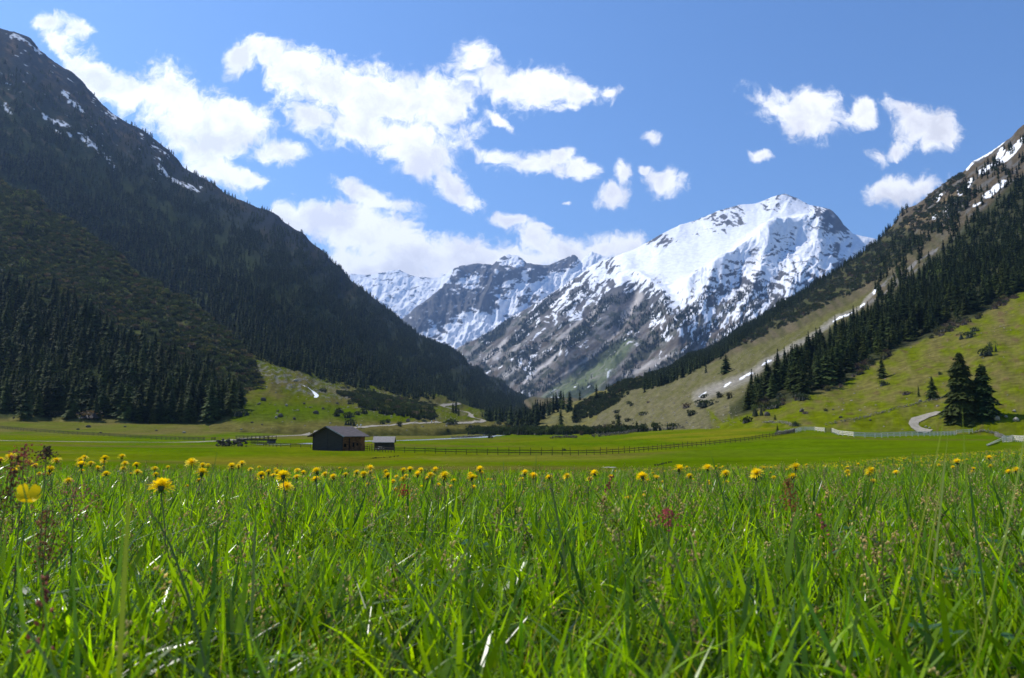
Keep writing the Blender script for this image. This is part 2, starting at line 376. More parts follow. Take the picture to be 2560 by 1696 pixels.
def build_ground():
    u = np.array([ray(p, HOR)[0] for p in PXC]); ug = np.linspace(u[0], u[-1], 620)
    Yk = np.array([g[0] for g in GT], float)
    Zk = []
    for (Y, k, vals) in GT:
        z = [v if k == 'z' else ray(p, v)[1] * Y for p, v in zip(PXC, vals)]
        zz = np.interp(ug, u, z); Zk.append(np.convolve(np.pad(zz, 25, mode='edge'), np.hanning(51) / np.hanning(51).sum(), mode='valid'))
    Zk = np.array(Zk)
    Ys = np.concatenate([np.linspace(-6, 0, 12)[:-1], np.linspace(0, 10, 60)[:-1], np.geomspace(10, 60, 90)[:-1], np.geomspace(60, 480, 430)[:-1], np.geomspace(480, 4200, 90)])
    # monotone-ish cubic through the rows
    m = np.zeros_like(Zk); dl = np.diff(Zk, axis=0) / np.diff(Yk)[:, None]
    m[0] = dl[0]; m[-1] = dl[-1]; m[1:-1] = np.where(dl[1:] * dl[:-1] > 0, 2 * dl[1:] * dl[:-1] / (dl[1:] + dl[:-1] + np.sign(dl[1:]) * 1e-9), 0)
    k = np.clip(np.searchsorted(Yk, Ys, side='right') - 1, 0, len(Yk) - 2); h = (Yk[k + 1] - Yk[k]); t = ((Ys - Yk[k]) / h)[:, None]; h = h[:, None]
    Z = (2 * t**3 - 3 * t**2 + 1) * Zk[k] + (t**3 - 2 * t**2 + t) * h * m[k] + (-2 * t**3 + 3 * t**2) * Zk[k + 1] + (t**3 - t**2) * h * m[k + 1]
    Yg = np.repeat(Ys[:, None], len(ug), 1); X = ug[None, :] * (Yg + 12.0 * np.exp(-np.maximum(Yg, 0) / 6.0) * (Yg < 60))
    amp = np.clip(Yg / 400, 0, 1)
    Z = Z + gn(X / 1.7, Yg / 1.7, 5) * 0.015 + gn(X / 9, Yg / 9, 6) * 0.05 * np.clip(Yg / 30, 0, 1) + gn(X / 38, Yg / 38, 8) * 0.30 * np.clip(Yg / 150, 0, 1) * np.clip(1.2 - Yg / 900, 0, 1)
    V = np.stack([X, Yg, Z], -1)
    px, py = project(X, np.maximum(Yg, 1.0), Z)
    n1 = fbm(X / 30, Yg / 60, 4, 21); n2 = fbm(X / 8, Yg / 14, 4, 31); n3 = fbm(X / 90, Yg / 22, 4, 41)
    c = mixc(np.broadcast_to(GR_A, V.shape), GR_B, np.clip(0.5 + n1 * 1.6, 0, 1))
    c = mixc(c, GR_BR, np.clip(sstep(0.04, 0.36, n3) * 0.85, 0, 1) * (py < 1175))
    c = mixc(c, col(0.155, 0.125, 0.012), 0.75 * pmask(px + n1 * 60, py + n2 * 6, [(480, 1146), (800, 1140), (1050, 1148), (700, 1164), (500, 1160)], 8))
    c = mixc(c, col(0.15, 0.135, 0.02), 0.6 * pmask(px + n1 * 60, py + n2 * 5, [(1060, 1142), (1480, 1140), (1800, 1138), (1700, 1150), (1100, 1156)], 6))
    # dandelion-yellow hay field right of centre
    yf = pmask(px, py, [(1480, 1120), (1600, 1085), (1900, 1062), (1948, 1066), (1930, 1082), (1760, 1110), (1500, 1128)], 5)
    c = mixc(c, GR_Y, yf * np.clip(0.55 + n3 * 1.5 + n1, 0, 1))
    # rough brownish pasture beyond the track
    rp = np.clip(pmask(px, py, [(-900, 1000), (0, 1000), (600, 1040), (1000, 1060), (1200, 1060), (1250, 1095), (1000, 1098), (560, 1094), (0, 1084), (-900, 1080)], 5), 0, 1)
    c = mixc(c, DRY * 0.58, rp * np.clip(0.62 + n1 * 1.2 + n2 * 0.5, 0, 1))
    rk = np.clip(pmask(px, py, [(2100, 1000), (2560, 980), (3400, 900), (3400, 1090), (2560, 1080), (2400, 1082), (2200, 1085), (2080, 1050)], 5), 0, 1)
    c = mixc(c, DRY * 0.8, rk * sstep(0.05, 0.3, n2 + 0.5 * n1))
    c = mixc(c, GR_A * 1.02, pmask(px, py, [(1900, 1100), (2000, 1092), (2200, 1100), (2500, 1105), (2560, 1120), (2400, 1150), (1900, 1170), (1500, 1172), (1550, 1150)], 8) * 0.8)
    c = mixc(c, HEATH, sstep(520, 700, Yg) * 0.6)
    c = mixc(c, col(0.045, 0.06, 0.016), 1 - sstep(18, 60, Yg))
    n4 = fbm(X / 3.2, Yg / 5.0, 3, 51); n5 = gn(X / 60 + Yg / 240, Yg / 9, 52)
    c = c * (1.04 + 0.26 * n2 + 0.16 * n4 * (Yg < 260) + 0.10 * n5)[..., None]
    return V, c
M_ground = surf_mat('meadow_soil', attr=True, nscale=0.9, namt=0.28, bump=0.5, bscale=2.2, bdist=0.25, detail=8)
M_slope = surf_mat('slope_soil', attr=True, nscale=0.25, namt=0.35, bump=0.6, bscale=0.5, bdist=1.2, detail=8)
M_far = surf_mat('mountain_surface', attr=True, nscale=0.03, namt=0.12, bump=0.45, bscale=0.02, bdist=9.0, detail=8)
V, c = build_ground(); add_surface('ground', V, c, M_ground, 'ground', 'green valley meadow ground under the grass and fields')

def build_slope(name, oname, label, curves, pxr, nu, rows, su, sv, behind, nscale, amp, colfn, mat=None, edge=0.35, oct=6, yref=1000.0, stretch=None):
    V = loft(curves, pxr, nu, rows, su, sv, behind=behind)
    N = normals(V); px, py = project(V[..., 0], V[..., 1], V[..., 2])
    n = fbm(px / nscale + 3.1, py / nscale, oct, hash_seed(name)) if stretch is None else ridged((px * stretch[0] + py * stretch[1]) / nscale, (px * stretch[2] + py * stretch[3]) / nscale, oct, hash_seed(name)) - 0.55
    V = V + N * (n * amp * (V[..., 1] / yref) ** 1.4)[..., None]
    c = colfn(V, px, py, normals(V))
    add_surface(name, V, c, mat or M_slope, oname, label)
    return V
def hash_seed(s): return sum(ord(ch) for ch in s) % 50 + 60

# --- left fan of pasture with rocks
def c_fan(V, px, py, N):
    n = fbm(px / 60, py / 22, 5, 12); n2 = fbm(px / 14, py / 7, 4, 13); n3 = ridged(px / 40, py / 14, 4, 15)
    c = mixc(np.broadcast_to(GR_B * 0.95, V.shape), DRY * 0.62, np.clip(0.42 + n * 1.6, 0, 1))
    c = c * .82
    c = mixc(c, DRY * .56, sstep(1046, 1056, py + n * 6) * .85)
    c = mixc(c, GR_A * 0.85, pmask(px, py, [(560, 1046), (620, 1000), (900, 1020), (1050, 1040), (900, 1052), (600, 1056)], 14) * 0.7)
    st = pmask(px + n * 30, py, [(620, 900), (720, 925), (830, 962), (860, 1000), (760, 990), (700, 968), (640, 940)], 10)
    c = mixc(c, ROCK * .85, st * sstep(0.0, 0.3, n2) * 0.6)
    st2 = pmask(px + n * 30, py, [(800, 960), (960, 985), (1100, 1010), (1200, 1040), (1150, 1058), (980, 1020), (860, 990)], 10)
    c = mixc(c, col(0.13, 0.115, 0.06), st2 * 0.7 * sstep(-0.25, 0.2, n))
    return c * (1 + 0.25 * n2[..., None])
build_slope('fan', 'hillside', 'stony green pasture fan at the foot of the dark forested slope',
    [[(500, 1082, 310), (560, 1078, 312), (700, 1074, 312), (900, 1078, 312), (1100, 1072, 360), (1200, 1078, 430), (1300, 1085, 520), (1400, 1085, 620)],
     [(500, 1072, 350), (560, 1052, 350), (610, 1040, 350), (700, 1034, 352), (850, 1038, 372), (1000, 1044, 420), (1100, 1050, 480), (1200, 1062, 580), (1400, 1075, 700)],
     [(500, 860, 640), (560, 880, 640), (640, 905, 620), (730, 930, 630), (824, 962, 670), (960, 985, 750), (1095, 1008, 870), (1200, 1035, 1000), (1300, 1052, 1100), (1400, 1062, 1200)],
     [(500, 840, 800), (640, 880, 780), (730, 905, 790), (824, 940, 830), (960, 965, 910), (1095, 990, 1030), (1200, 1020, 1150), (1400, 1055, 1350)]],
    (500, 1400), 420, [40, 130, 20], 12, 8, None, 60, 6.0, c_fan)

# --- near spur on the left: shrubs above, forest below
SPUR_FOREST = [(-900, 600), (0, 723), (138, 743), (275, 847), (413, 912), (500, 930), (560, 985), (600, 1010), (600, 1062), (413, 1066), (0, 1032), (-900, 1032)]
def c_spur(V, px, py, N):
    n = fbm(px / 60 + py / 90, py / 30 - px / 70, 5, 52); n2 = fbm(px / 12, py / 9, 4, 53)
    c = mixc(np.broadcast_to(col(0.044, 0.054, 0.020), V.shape), col(0.085, 0.066, 0.036), sstep(0.12, 0.45, n) * .6)
    c = mixc(c, col(0.085, 0.095, 0.03), sstep(0.05, 0.3, fbm(px / 25, py / 25, 4, 57)) * 0.8)
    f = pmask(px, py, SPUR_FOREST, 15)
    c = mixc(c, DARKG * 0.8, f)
    c = mixc(c, DRY * 0.8, sstep(1035, 1050, py) * (1 - f * 0.6))
    return c * (1 + 0.3 * n2[..., None])
build_slope('spur', 'hillside', 'near spur with olive shrubs above a dark spruce wood',
    [[(-900, 1060, 320), (0, 1045, 330), (310, 1062, 335), (413, 1072, 335), (585, 1066, 340), (690, 1072, 360), (760, 1078, 370)],
     [(-900, 1010, 350), (0, 1015, 360), (310, 1035, 360), (413, 1048, 355), (585, 1038, 368), (660, 1048, 375), (760, 1078, 380)],
     [(-900, 820, 430), (0, 880, 430), (310, 930, 425), (500, 975, 420), (600, 1000, 415), (672, 1050, 400), (760, 1080, 390)],
     [(-900, 500, 600), (0, 700, 550), (138, 740, 540), (275, 815, 520), (413, 885, 495), (585, 950, 460), (660, 1010, 430), (760, 1082, 400)],
     [(-900, -100, 1000), (0, 440, 850), (138, 523, 800), (241, 592, 740), (330, 675, 680), (482, 757, 620), (585, 847, 560), (640, 925, 500), (662, 985, 470), (700, 1060, 430), (760, 1085, 410)]],
    (-900, 760), 460, [14, 40, 70, 120, 12], 8, 8, [(60, -12), (160, -160)], 90, 14.0, c_spur)

# --- main left mountain
SNOW_L = [((30, 92), (105, 130), 5, .75), ((20, 85), (28, 100), 7, .5), ((160, 235), (205, 280), 6, .8), ((110, 285), (170, 318), 6, .8), ((80, 268), (110, 290), 4, .4), ((270, 275), (292, 292), 6, .8), ((200, 340), (245, 375), 6, .8), ((120, 315), (200, 350), 5, .35), ((255, 380), (292, 420), 5, .5),
          ((402, 422), (445, 452), 6, 1.0), ((440, 450), (497, 484), 7, .7), ((385, 370), (425, 390), 4, .5), ((392, 398), (405, 405), 4, .6), ((628, 497), (643, 510), 4, .9), ((0, 255), (30, 285), 6, .5), ((355, 340), (372, 350), 4, .5), ((500, 470), (505, 476), 3, .5)]
def c_main(V, px, py, N):
    n = fbm(px / 70 + py / 120, py / 60 - px / 120, 6, 62); n2 = fbm(px / 12, py / 12, 4, 63); n3 = fbm((px - py) / 14, (px + py) / 60, 5, 64)
    up = sstep(40, -160, (py - 250) - (px - 0) * 0.62)       # above the tree line, top left
    c = np.broadcast_to(DARKG * 0.9, V.shape)
    c = mixc(c, mixc(np.broadcast_to(col(0.034, 0.038, 0.044), V.shape), col(0.060, 0.047, 0.034), sstep(0.0, 0.35, n)), np.clip(up, 0, 1))
    br = np.clip(sstep(0.12, 0.35, n3) * sstep(500, 250, py) , 0, 1)
    c = mixc(c, col(0.14, 0.095, 0.06), br * 0.7)
    s = 0
    for a, b, w, st in SNOW_L: s = np.maximum(s, (1 - segdist(px + n2 * 18, py + n3 * 10, [a, b]) / (w * 1.15)) * st)
    s = np.where(s > 0, s - 0.2 + 0.85 * n2 + 0.3 * n3, 0)
    sp = fbm((px * .85 + py * .5) / 26, (py * .85 - px * .5) / 7, 4, 66); s = np.maximum(s, np.where(up > .25, (sp - .30) * 1.2 * sstep(620, 420, px + 0 * py), 0))
    c = mixc(c, SNOW * 0.8, sstep(0.14, 0.26, s) * (s > 0))
    return c * (1 + 0.25 * n2[..., None] * (c[..., :1] < 0.5))
build_slope('main', 'mountain', 'dark forested mountainside descending from upper left, streaked with old snow',
    [[(-1200, 1060, 800), (0, 1045, 760), (400, 1040, 720), (560, 965, 660), (627, 920, 645), (730, 945, 660), (824, 992, 690), (960, 1012, 770), (1095, 1030, 860), (1250, 1055, 1000), (1400, 1066, 1150), (1500, 1074, 1250)],
     [(-1200, 600, 1150), (0, 640, 1050), (400, 800, 950), (627, 815, 900), (824, 885, 960), (960, 930, 1080), (1095, 965, 1250), (1250, 1010, 1500), (1400, 1045, 1700), (1500, 1066, 1900)],
     [(-1200, -900, 1500), (-400, -180, 1600), (0, 54, 1700), (65, 83, 1720), (130, 132, 1750), (205, 198, 1780), (270, 258, 1800), (357, 322, 1850), (433, 377, 1900), (487, 426, 1930), (562, 480, 1980), (649, 513, 2030), (692, 534, 2060), (757, 583, 2100), (811, 632, 2140), (865, 682, 2180), (919, 731, 2230), (973, 780, 2280), (1038, 825, 2350), (1092, 862, 2400), (1146, 888, 2450), (1190, 918, 2500), (1244, 950, 2560), (1300, 985, 2620), (1400, 1030, 2700), (1500, 1064, 2750)]],
    (-1200, 1500), 760, [110, 260, 20], 3, 14, [(300, -60), (900, -700)], 120, 7.0, c_main, edge=0.3)

# --- right mountainside
RF_BASE = [(1825, 1042), (1900, 1020), (2000, 992), (2100, 960), (2180, 905), (2250, 870), (2350, 830), (2450, 780), (2560, 728)]
RF_TOP = [(1835, 1000), (1900, 930), (1960, 880), (2040, 832), (2110, 790), (2190, 740), (2260, 700), (2360, 600), (2450, 520), (2560, 420)]
SNOW_R = [((2440, 398), (2500, 352), 9, 1.25), ((2500, 345), (2510, 350), 5, .9), ((2455, 436), (2520, 390), 6, 1.0), ((2520, 390), (2562, 350), 7, 1.0), ((2490, 400), (2506, 376), 6, .9), ((2400, 482), (2432, 456), 6, .95), ((2466, 492), (2512, 458), 6, 1.0), ((2388, 440), (2394, 432), 5, .9), ((2418, 422), (2430, 412), 5, .9), ((2340, 496), (2350, 486), 4, .8), ((2360, 524), (2390, 502), 4, .9), ((2330, 540), (2342, 530), 4, .7), ((2364, 540), (2372, 536), 4, .6), ((2345, 557), (2352, 554), 3, .7), ((2435, 515), (2455, 506), 3, .5)]
CREEK = [(2194, 720), (2180, 735), (2150, 765), (2090, 795), (2050, 825), (2010, 850), (1960, 880), (1925, 905), (1900, 925), (1865, 948), (1820, 965), (1790, 975), (1750, 990)]
def c_right(V, px, py, N):
    n = fbm((px + py) / 110, (px - py) / 30, 5, 72); n2 = fbm(px / 10, py / 8, 5, 73); n3 = fbm((px - py * 1.1) / 60, (px + py) / 12, 5, 74)
    c = mixc(np.broadcast_to(col(0.07, 0.068, 0.03), V.shape), col(0.12, 0.098, 0.06), np.clip(0.5 + n * 1.5, 0, 1))
    # pasture below the forest
    base = np.interp(px, [p[0] for p in RF_BASE], [p[1] for p in RF_BASE])
    past = np.where(px > 1825, sstep(-6, 10, py - base), sstep(1010, 1060, py + n * 60) * sstep(1700, 1825, px + n * 80))
    pc = mixc(np.broadcast_to(DRY * 0.66, V.shape), GR_B * 1.0, np.clip(0.40 + fbm(px / 55, py / 24, 5, 79) * 1.6 + sstep(950, 1060, py) * 0.45, 0, 1))
    pc = mixc(pc, col(0.12, 0.075, 0.04), sstep(0.2, 0.42, fbm(px / 40, py / 16, 4, 80)) * 0.6)
    c = mixc(c, pc, past)
    # open strip with the creek
    strip = pmask(px, py, [(2200, 715), (2050, 795), (1850, 882), (1700, 925), (1600, 965), (1450, 1040), (1300, 1085), (1760, 1085), (1850, 1010), (1900, 935), (2000, 870), (2140, 775)], 7)
    sc = mixc(np.broadcast_to(col(0.105, 0.102, 0.034), V.shape), col(0.135, 0.122, 0.062), np.clip(0.45 + n3 * 1.4 + (py - 930) / 260, 0, 1))
    c = mixc(c, sc, strip * (1 - past * 0.9))
    cd = segdist(px + n2 * 8, py, CREEK); cw = np.interp(px, [1700, 1900, 2194], [26, 14, 5])
    c = mixc(c, SCREE * 0.95, np.clip(1 - cd / cw, 0, 1) ** 0.6 * 0.8)
    s = 0
    for a, b, w, st in [((1750, 990), (1765, 983), 2.2, .8), ((1852, 950), (1878, 936), 3.0, 1.0), ((1814, 968), (1828, 961), 2.0, .9), ((1908, 917), (1926, 904), 2.4, .9), ((2080, 803), (2130, 776), 1.8, .6), ((2185, 732), (2192, 722), 3, .9), ((2150, 763), (2160, 758), 2.6, .8)] + SNOW_R:
        s = np.maximum(s, (1 - segdist(px + n2 * 5, py + n3 * 4, [a, b]) / (w * 1.3)) * st)
    # upper slope: heather brown and rock
    up = sstep(640, 500, py) * sstep(2150, 2250, px)
    c = mixc(c, mixc(np.broadcast_to(col(0.095, 0.073, 0.05), V.shape), ROCK * 0.6, sstep(0.0, 0.3, n3)), up * 0.8)
    gl = pmask(px + n * 20, py + n2 * 6, [(2270, 555), (2390, 480), (2350, 530), (2240, 580)], 6)
    c = mixc(c, col(0.19, 0.14, 0.07), gl * 0.7)
    rr = pmask(px, py, [(2150, 770), (2200, 710), (2300, 640), (2420, 570), (2400, 600), (2290, 680), (2200, 745)], 8)
    c = mixc(c, ROCK * 0.95, rr * sstep(0.02, 0.2, n3) * 0.8)
    bush = pmask(px, py, [(1600, 948), (1700, 905), (1860, 850), (2050, 760), (2190, 690), (2300, 600), (2250, 560), (2150, 640), (1950, 760), (1750, 870)], 12)
    c = mixc(c, col(0.045, 0.052, 0.022), bush * np.clip(0.8 + n * 1.5, 0, 1))
    c = mixc(c, SNOW, sstep(0.12, 0.26, s))
    # forest floor
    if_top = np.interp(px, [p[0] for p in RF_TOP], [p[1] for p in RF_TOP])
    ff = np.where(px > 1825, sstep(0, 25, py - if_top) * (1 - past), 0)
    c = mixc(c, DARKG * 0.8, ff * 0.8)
    return c * (1 + 0.28 * n2[..., None] * (c[..., :1] < 0.5))
build_slope('right', 'mountain', 'right mountainside with pasture below, forest across and old snow near its crest',
    [[(1250, 1095, 1300), (1400, 1096, 800), (1500, 1098, 430), (1600, 1092, 360), (1700, 1085, 320), (1900, 1072, 275), (2100, 1068, 248), (2300, 1070, 238), (2560, 1060, 225), (3400, 1000, 215)],
     [(1250, 1055, 1700), (1400, 1052, 950), (1500, 1052, 600), (1700, 1035, 410), (1850, 1032, 345), (2000, 1008, 335), (2150, 985, 340), (2300, 950, 330), (2560, 880, 325), (3400, 700, 320)],
     [(1250, 1010, 2300), (1400, 1000, 1400), (1500, 990, 900), (1700, 960, 620), (1850, 925, 520), (2000, 900, 465), (2150, 885, 430), (2300, 840, 440), (2560, 735, 480), (3400, 450, 500)],
     [(1250, 1005, 2600), (1400, 1000, 1900), (1600, 955, 1500), (1700, 915, 1100), (1850, 862, 880), (2000, 800, 780), (2150, 740, 720), (2300, 680, 700), (2560, 560, 720), (3400, 200, 750)],
     [(1250, 1003, 2900), (1400, 998, 2500), (1600, 955, 2200), (1660, 932, 2050), (1700, 908, 1900), (1800, 852, 1750), (1900, 790, 1600), (2000, 733, 1500), (2100, 668, 1400), (2180, 612, 1350), (2260, 525, 1300), (2350, 462, 1250), (2440, 398, 1200), (2560, 310, 1150), (3400, -300, 1100)]],
    (1250, 3400), 760, [26, 90, 110, 150, 16], 3, 10, [(200, -40), (700, -600)], 110, 8.0, c_right)

# --- hummock with dwarf pine in the middle distance
def c_hum(V, px, py, N):
    n = fbm(px / 40, py / 16, 5, 82); n2 = fbm(px / 9, py / 7, 4, 83)
    c = mixc(np.broadcast_to(col(0.13, 0.125, 0.055), V.shape), DRY * 0.85, np.clip(0.5 + n * 1.6, 0, 1))
    c = mixc(c, GR_A * 1.05, pmask(px, py, [(1560, 958), (1590, 940), (1700, 928), (1760, 925), (1700, 945), (1600, 956)], 5) * 0.9)
    return c * (1 + 0.25 * n2[..., None])
build_slope('hummock', 'hill', 'low hummock with dark dwarf pine before the far mountains',
    [[(1280, 1090, 600), (1430, 1078, 600), (1500, 1068, 600), (1570, 1040, 640), (1650, 1008, 700), (1740, 972, 780), (1820, 960, 850)],
     [(1280, 1082, 680), (1330, 1058, 680), (1397, 1040, 690), (1450, 1022, 720), (1500, 1010, 740), (1570, 990, 770), (1650, 965, 840), (1740, 945, 930), (1820, 945, 980)],
     [(1280, 1075, 760), (1320, 1052, 760), (1343, 1041, 760), (1397, 1018, 780), (1450, 999, 800), (1492, 979, 840), (1546, 957, 880), (1586, 946, 910), (1681, 936, 980), (1740, 934, 1030), (1820, 940, 1080)]],
    (1280, 1820), 260, [60, 60, 16], 6, 6, [(60, -4), (160, -40)], 40, 4.5, c_hum)

# --- the white mountain
RIDGES = [([(2092, 548), (2048, 548), (1985, 566), (1925, 590), (1857, 640), (1801, 690), (1730, 740)], 150, 34),
          ([(1531, 645), (1575, 665), (1610, 700), (1660, 760), (1690, 850)], 110, 28),
          ([(1492, 660), (1440, 740), (1380, 820), (1290, 920)], 90, 30),
          ([(1801, 690), (1760, 780), (1700, 880)], 80, 24), ([(1925, 590), (1900, 700), (1850, 800)], 70, 24), ([(2048, 560), (2030, 640), (1990, 720)], 70, 24),
          ([(1560, 720), (1500, 800), (1420, 900)], 60, 20), ([(1745, 545), (1780, 560), (1860, 585), (1800, 620)], 40, 22),
          ([(1587, 735), (1560, 790), (1480, 890), (1370, 960)], -70, 16), ([(1640, 620), (1720, 640), (1830, 590)], -60, 34)]
F_M = [(1160, 862, .28), (1218, 840, .30), (1284, 800, .34), (1349, 760, .42), (1409, 722, .45), (1440, 700, .55), (1492, 670, .55), (1531, 655, .5), (1560, 640, .88), (1600, 625, .9), (1644, 590, .55), (1700, 565, .92),
       (1760, 535, .55), (1800, 540, .40), (1840, 535, .50), (1880, 520, .92), (1930, 500, .68), (1964, 485, .5), (1995, 500, .72), (2040, 525, .45), (2075, 535, .12), (2098, 560, .15), (2062, 556, .35), (2130, 590, .8), (2188, 600, .85),
       (1900, 560, 1.0), (1850, 590, 1.0), (1780, 620, 1.0), (1980, 540, 1.0), (1700, 660, 1.0), (1640, 640, .9), (1620, 680, .93), (1680, 720, .95), (1560, 690, .82), (1500, 700, .62), (1480, 740, .5), (1540, 740, .12), (1600, 760, .15), (1580, 720, .45), (1650, 750, .35),
       (1660, 790, .6), (1700, 760, .72), (1680, 830, .5), (1720, 790, .4), (1740, 740, .55), (1690, 705, .97), (1800, 740, .38), (1850, 700, .5), (1900, 640, .62), (1950, 620, .66), (2000, 600, .7), (2060, 600, .75), (2000, 660, .6), (2080, 640, .66),
       (1950, 700, .58), (2020, 700, .5), (1900, 740, .46), (1850, 790, .36), (1960, 750, .4), (1800, 800, .28), (1760, 850, .26), (1830, 820, .6), (1700, 870, .12), (1780, 880, .14), (1420, 760, .42), (1380, 800, .36), (1440, 800, .32),
       (1330, 830, .34), (1280, 860, .26), (1240, 890, .16), (1400, 850, .16), (1460, 850, .08), (1500, 800, .16), (1350, 880, .1), (1300, 920, .06), (1250, 950, .0), (1400, 920, .0), (1500, 900, .0), (1600, 860, .0), (1620, 900, .0), (1500, 950, .0), (1700, 930, 0), (1350, 960, 0), (1170, 900, .04)]
STREAKS = [([(1418, 845), (1401, 879), (1360, 915), (1310, 957)], 5, 1), ([(1561, 784), (1544, 832), (1479, 892), (1370, 960)], 2.5, .55), ([(1601, 735), (1587, 760), (1557, 800)], 9, 1), ([(1262, 853), (1214, 901)], 7, .9),
           ([(1330, 893), (1262, 942)], 8, .9), ([(1250, 880), (1235, 895)], 6, .7), ([(1640, 905), (1560, 940)], 8, .5), ([(1700, 880), (1640, 905)], 5, .5), ([(1300, 860), (1270, 885)], 5, .6), ([(1450, 800), (1395, 850)], 5, .7), ([(1500, 765), (1470, 800)], 5, .7), ([(1380, 870), (1340, 900)], 4, .6)]
def build_white():
    sky = [(1000, 960, 5800), (1100, 905, 5750), (1149, 864, 5700), (1218, 833, 5650), (1284, 786, 5600), (1349, 751, 5600), (1409, 712, 5600), (1492, 660, 5600), (1531, 646, 5650), (1587, 620, 5700), (1644, 582, 5700), (1700, 557, 5900), (1745, 546, 6000), (1801, 520, 6100), (1857, 506, 6200), (1891, 504, 6250), (1925, 490, 6300), (1964, 478, 6350), (1992, 490, 6350), (2020, 509, 6300), (2048, 518, 6250), (2073, 526, 6200), (2104, 563, 6150), (2132, 582, 6150), (2188, 593, 6200), (2300, 625, 6300), (2500, 690, 6500), (2800, 760, 6800)]
    midc = [(1000, 1010, 5200), (1149, 940, 4900), (1284, 890, 4600), (1409, 850, 4400), (1531, 800, 4350), (1644, 770, 4350), (1700, 745, 4400), (1801, 690, 4650), (1925, 640, 4950), (2048, 650, 5000), (2188, 720, 5000), (2500, 800, 5200), (2800, 860, 5400)]
    base = [(1000, 1066, 4600), (1300, 1064, 3600), (1700, 1064, 2900), (2100, 1050, 2800), (2800, 1060, 3000)]
    V = loft([base, midc, sky], (1000, 2800), 900, [190, 300, 14], 2, 18, behind=[(250, -180), (900, -900)])
    N = normals(V); px, py = project(V[..., 0], V[..., 1], V[..., 2])
    h = np.zeros(px.shape)
    for poly, a, w in RIDGES: h += 0.7 * a * np.exp(-(segdist(px, py, poly) / w) ** 1.5)
    wx = px + 26 * fbm(px / 90, py / 90, 3, 91); wy = py + 26 * fbm(px / 90, py / 90, 3, 97)
    a1 = ridged((wx * .66 + wy * .75) / 85, (wx * .75 - wy * .66) / 260, 6, 92)      # ribs falling to the lower left
    a2 = ridged((wx * .95 + wy * .30) / 70, (wx * .3 - wy * .95) / 190, 6, 93)      # steeper ribs on the right face
    rt = sstep(1640, 1800, px + (py - 700) * 0.3)
    h += ((a1 * (1 - rt) + a2 * rt) - 0.6) * 40 + fbm(wx / 60, wy / 45, 5, 94) * 32
    bowl = pmask(px, py, [(1560, 690), (1600, 640), (1710, 590), (1870, 530), (1990, 520), (2030, 545), (1925, 575), (1850, 625), (1790, 680), (1690, 715)], 28)
    h *= (1 - 0.85 * bowl)
    skypy = np.interp(px, [s[0] for s in sky], [s[1] for s in sky])
    h *= np.clip(0.22 + np.abs(py - skypy) / 70, 0, 1)
    V = V + N * h[..., None]
    px, py = project(V[..., 0], V[..., 1], V[..., 2]); N = normals(V)
    # snow: what fraction lies where, broken by gullies and outcrops
    f = idw(px, py, F_M, 3.4); f = np.where(f < .9, f * (1 - .30 * sstep(690, 760, py) * (px < 1720)), f); f = np.clip(f + (f - .5) * .35 * (1 - f) * 2 * (f > .1), 0, 1)
    wx = px + 14 * fbm(px / 40, py / 40, 3, 191); wy = py + 14 * fbm(px / 40, py / 40, 3, 197)
    f = np.where(f > .15, np.clip(f + .09 * sstep(700, 650, py), 0, 1), f)
    n1 = fbm((wx * .66 + wy * .75) / 10, (wx * .75 - wy * .66) / 36, 6, 101, gain=.6)
    n2 = fbm((wx * .97 + wy * .25) / 27, (wy * .97 - wx * .25) / 12, 6, 102, gain=.62)
    n3 = fbm((wx * .9 + wy * .45) / 12, (wy * .9 - wx * .45) / 26, 5, 104, gain=.6)
    low = sstep(680, 800, py)
    nn = uni(n1) * (1 - rt) + rt * (uni(n2) * (1 - low) + uni(n3) * low)
    nn = uni(nn + 0.25 * uni(-h) + 0.35 * (1 - np.clip(N[..., 2], 0, 1)))
    s = sstep(-0.035, 0.035, f - nn)
    s = np.where(f > 0.975, 1, s)
    g = fbm(px / 30, py / 20, 5, 103); g2 = fbm((px * .66 + py * .75) / 12, (px * .75 - py * .66) / 110, 5, 105)
    c = mixc(np.broadcast_to(ROCKD * 0.95, V.shape), ROCK * 0.75, np.clip(0.35 + g2 * 1.6, 0, 1))
    hb = sstep(700, 860, py) * (0.75 + 0.5 * g)
    c = mixc(c, mixc(np.broadcast_to(HEATH * 1.0, V.shape), SCREE * .8, np.clip(.35 + g2 * 2.2, 0, 1)), np.clip(hb, 0, 1))
    c = mixc(c, col(0.05, 0.058, 0.03), sstep(0.02, 0.28, g + 0.5 * g2) * sstep(700, 800, py) * 0.85)
    c = mixc(c, col(0.12, 0.15, 0.06), pmask(px + g * 14, py, [(1330, 1010), (1400, 955), (1500, 885), (1560, 845), (1590, 850), (1560, 900), (1510, 960), (1480, 1000)], 9) * 0.8)
    g3 = ridged((wx * .66 + wy * .75) / 17, (wx * .75 - wy * .66) / 120, 4, 107); g4 = fbm((wx * .66 + wy * .75) / 30, (wx * .75 - wy * .66) / 150, 4, 108)
    fl = sstep(690, 800, py) * (1 - rt * .6)
    c = mixc(c, SCREE * .85, fl * sstep(.62, .86, uni(g3)) * (.35 + .65 * sstep(-.1, .3, g)) * .8)
    c = mixc(c, col(0.030, 0.038, 0.020), fl * sstep(.0, .22, g4) * .8)
    st = 0
    for poly, w, a in STREAKS: st = np.maximum(st, a * np.clip(1.35 - segdist(px + g * 9, py + g2 * 5, poly) / w, 0, 1))
    c = mixc(c, col(0.50, 0.46, 0.42), np.clip(st + 0.25 * g2 * (st > 0.1), 0, 1))
    c = mixc(c, SNOW, s)
    add_surface('white', V, c, M_far, 'mountain', 'snow-covered mountain peak with rocky ribs at the head of the valley')
    return f
build_white()

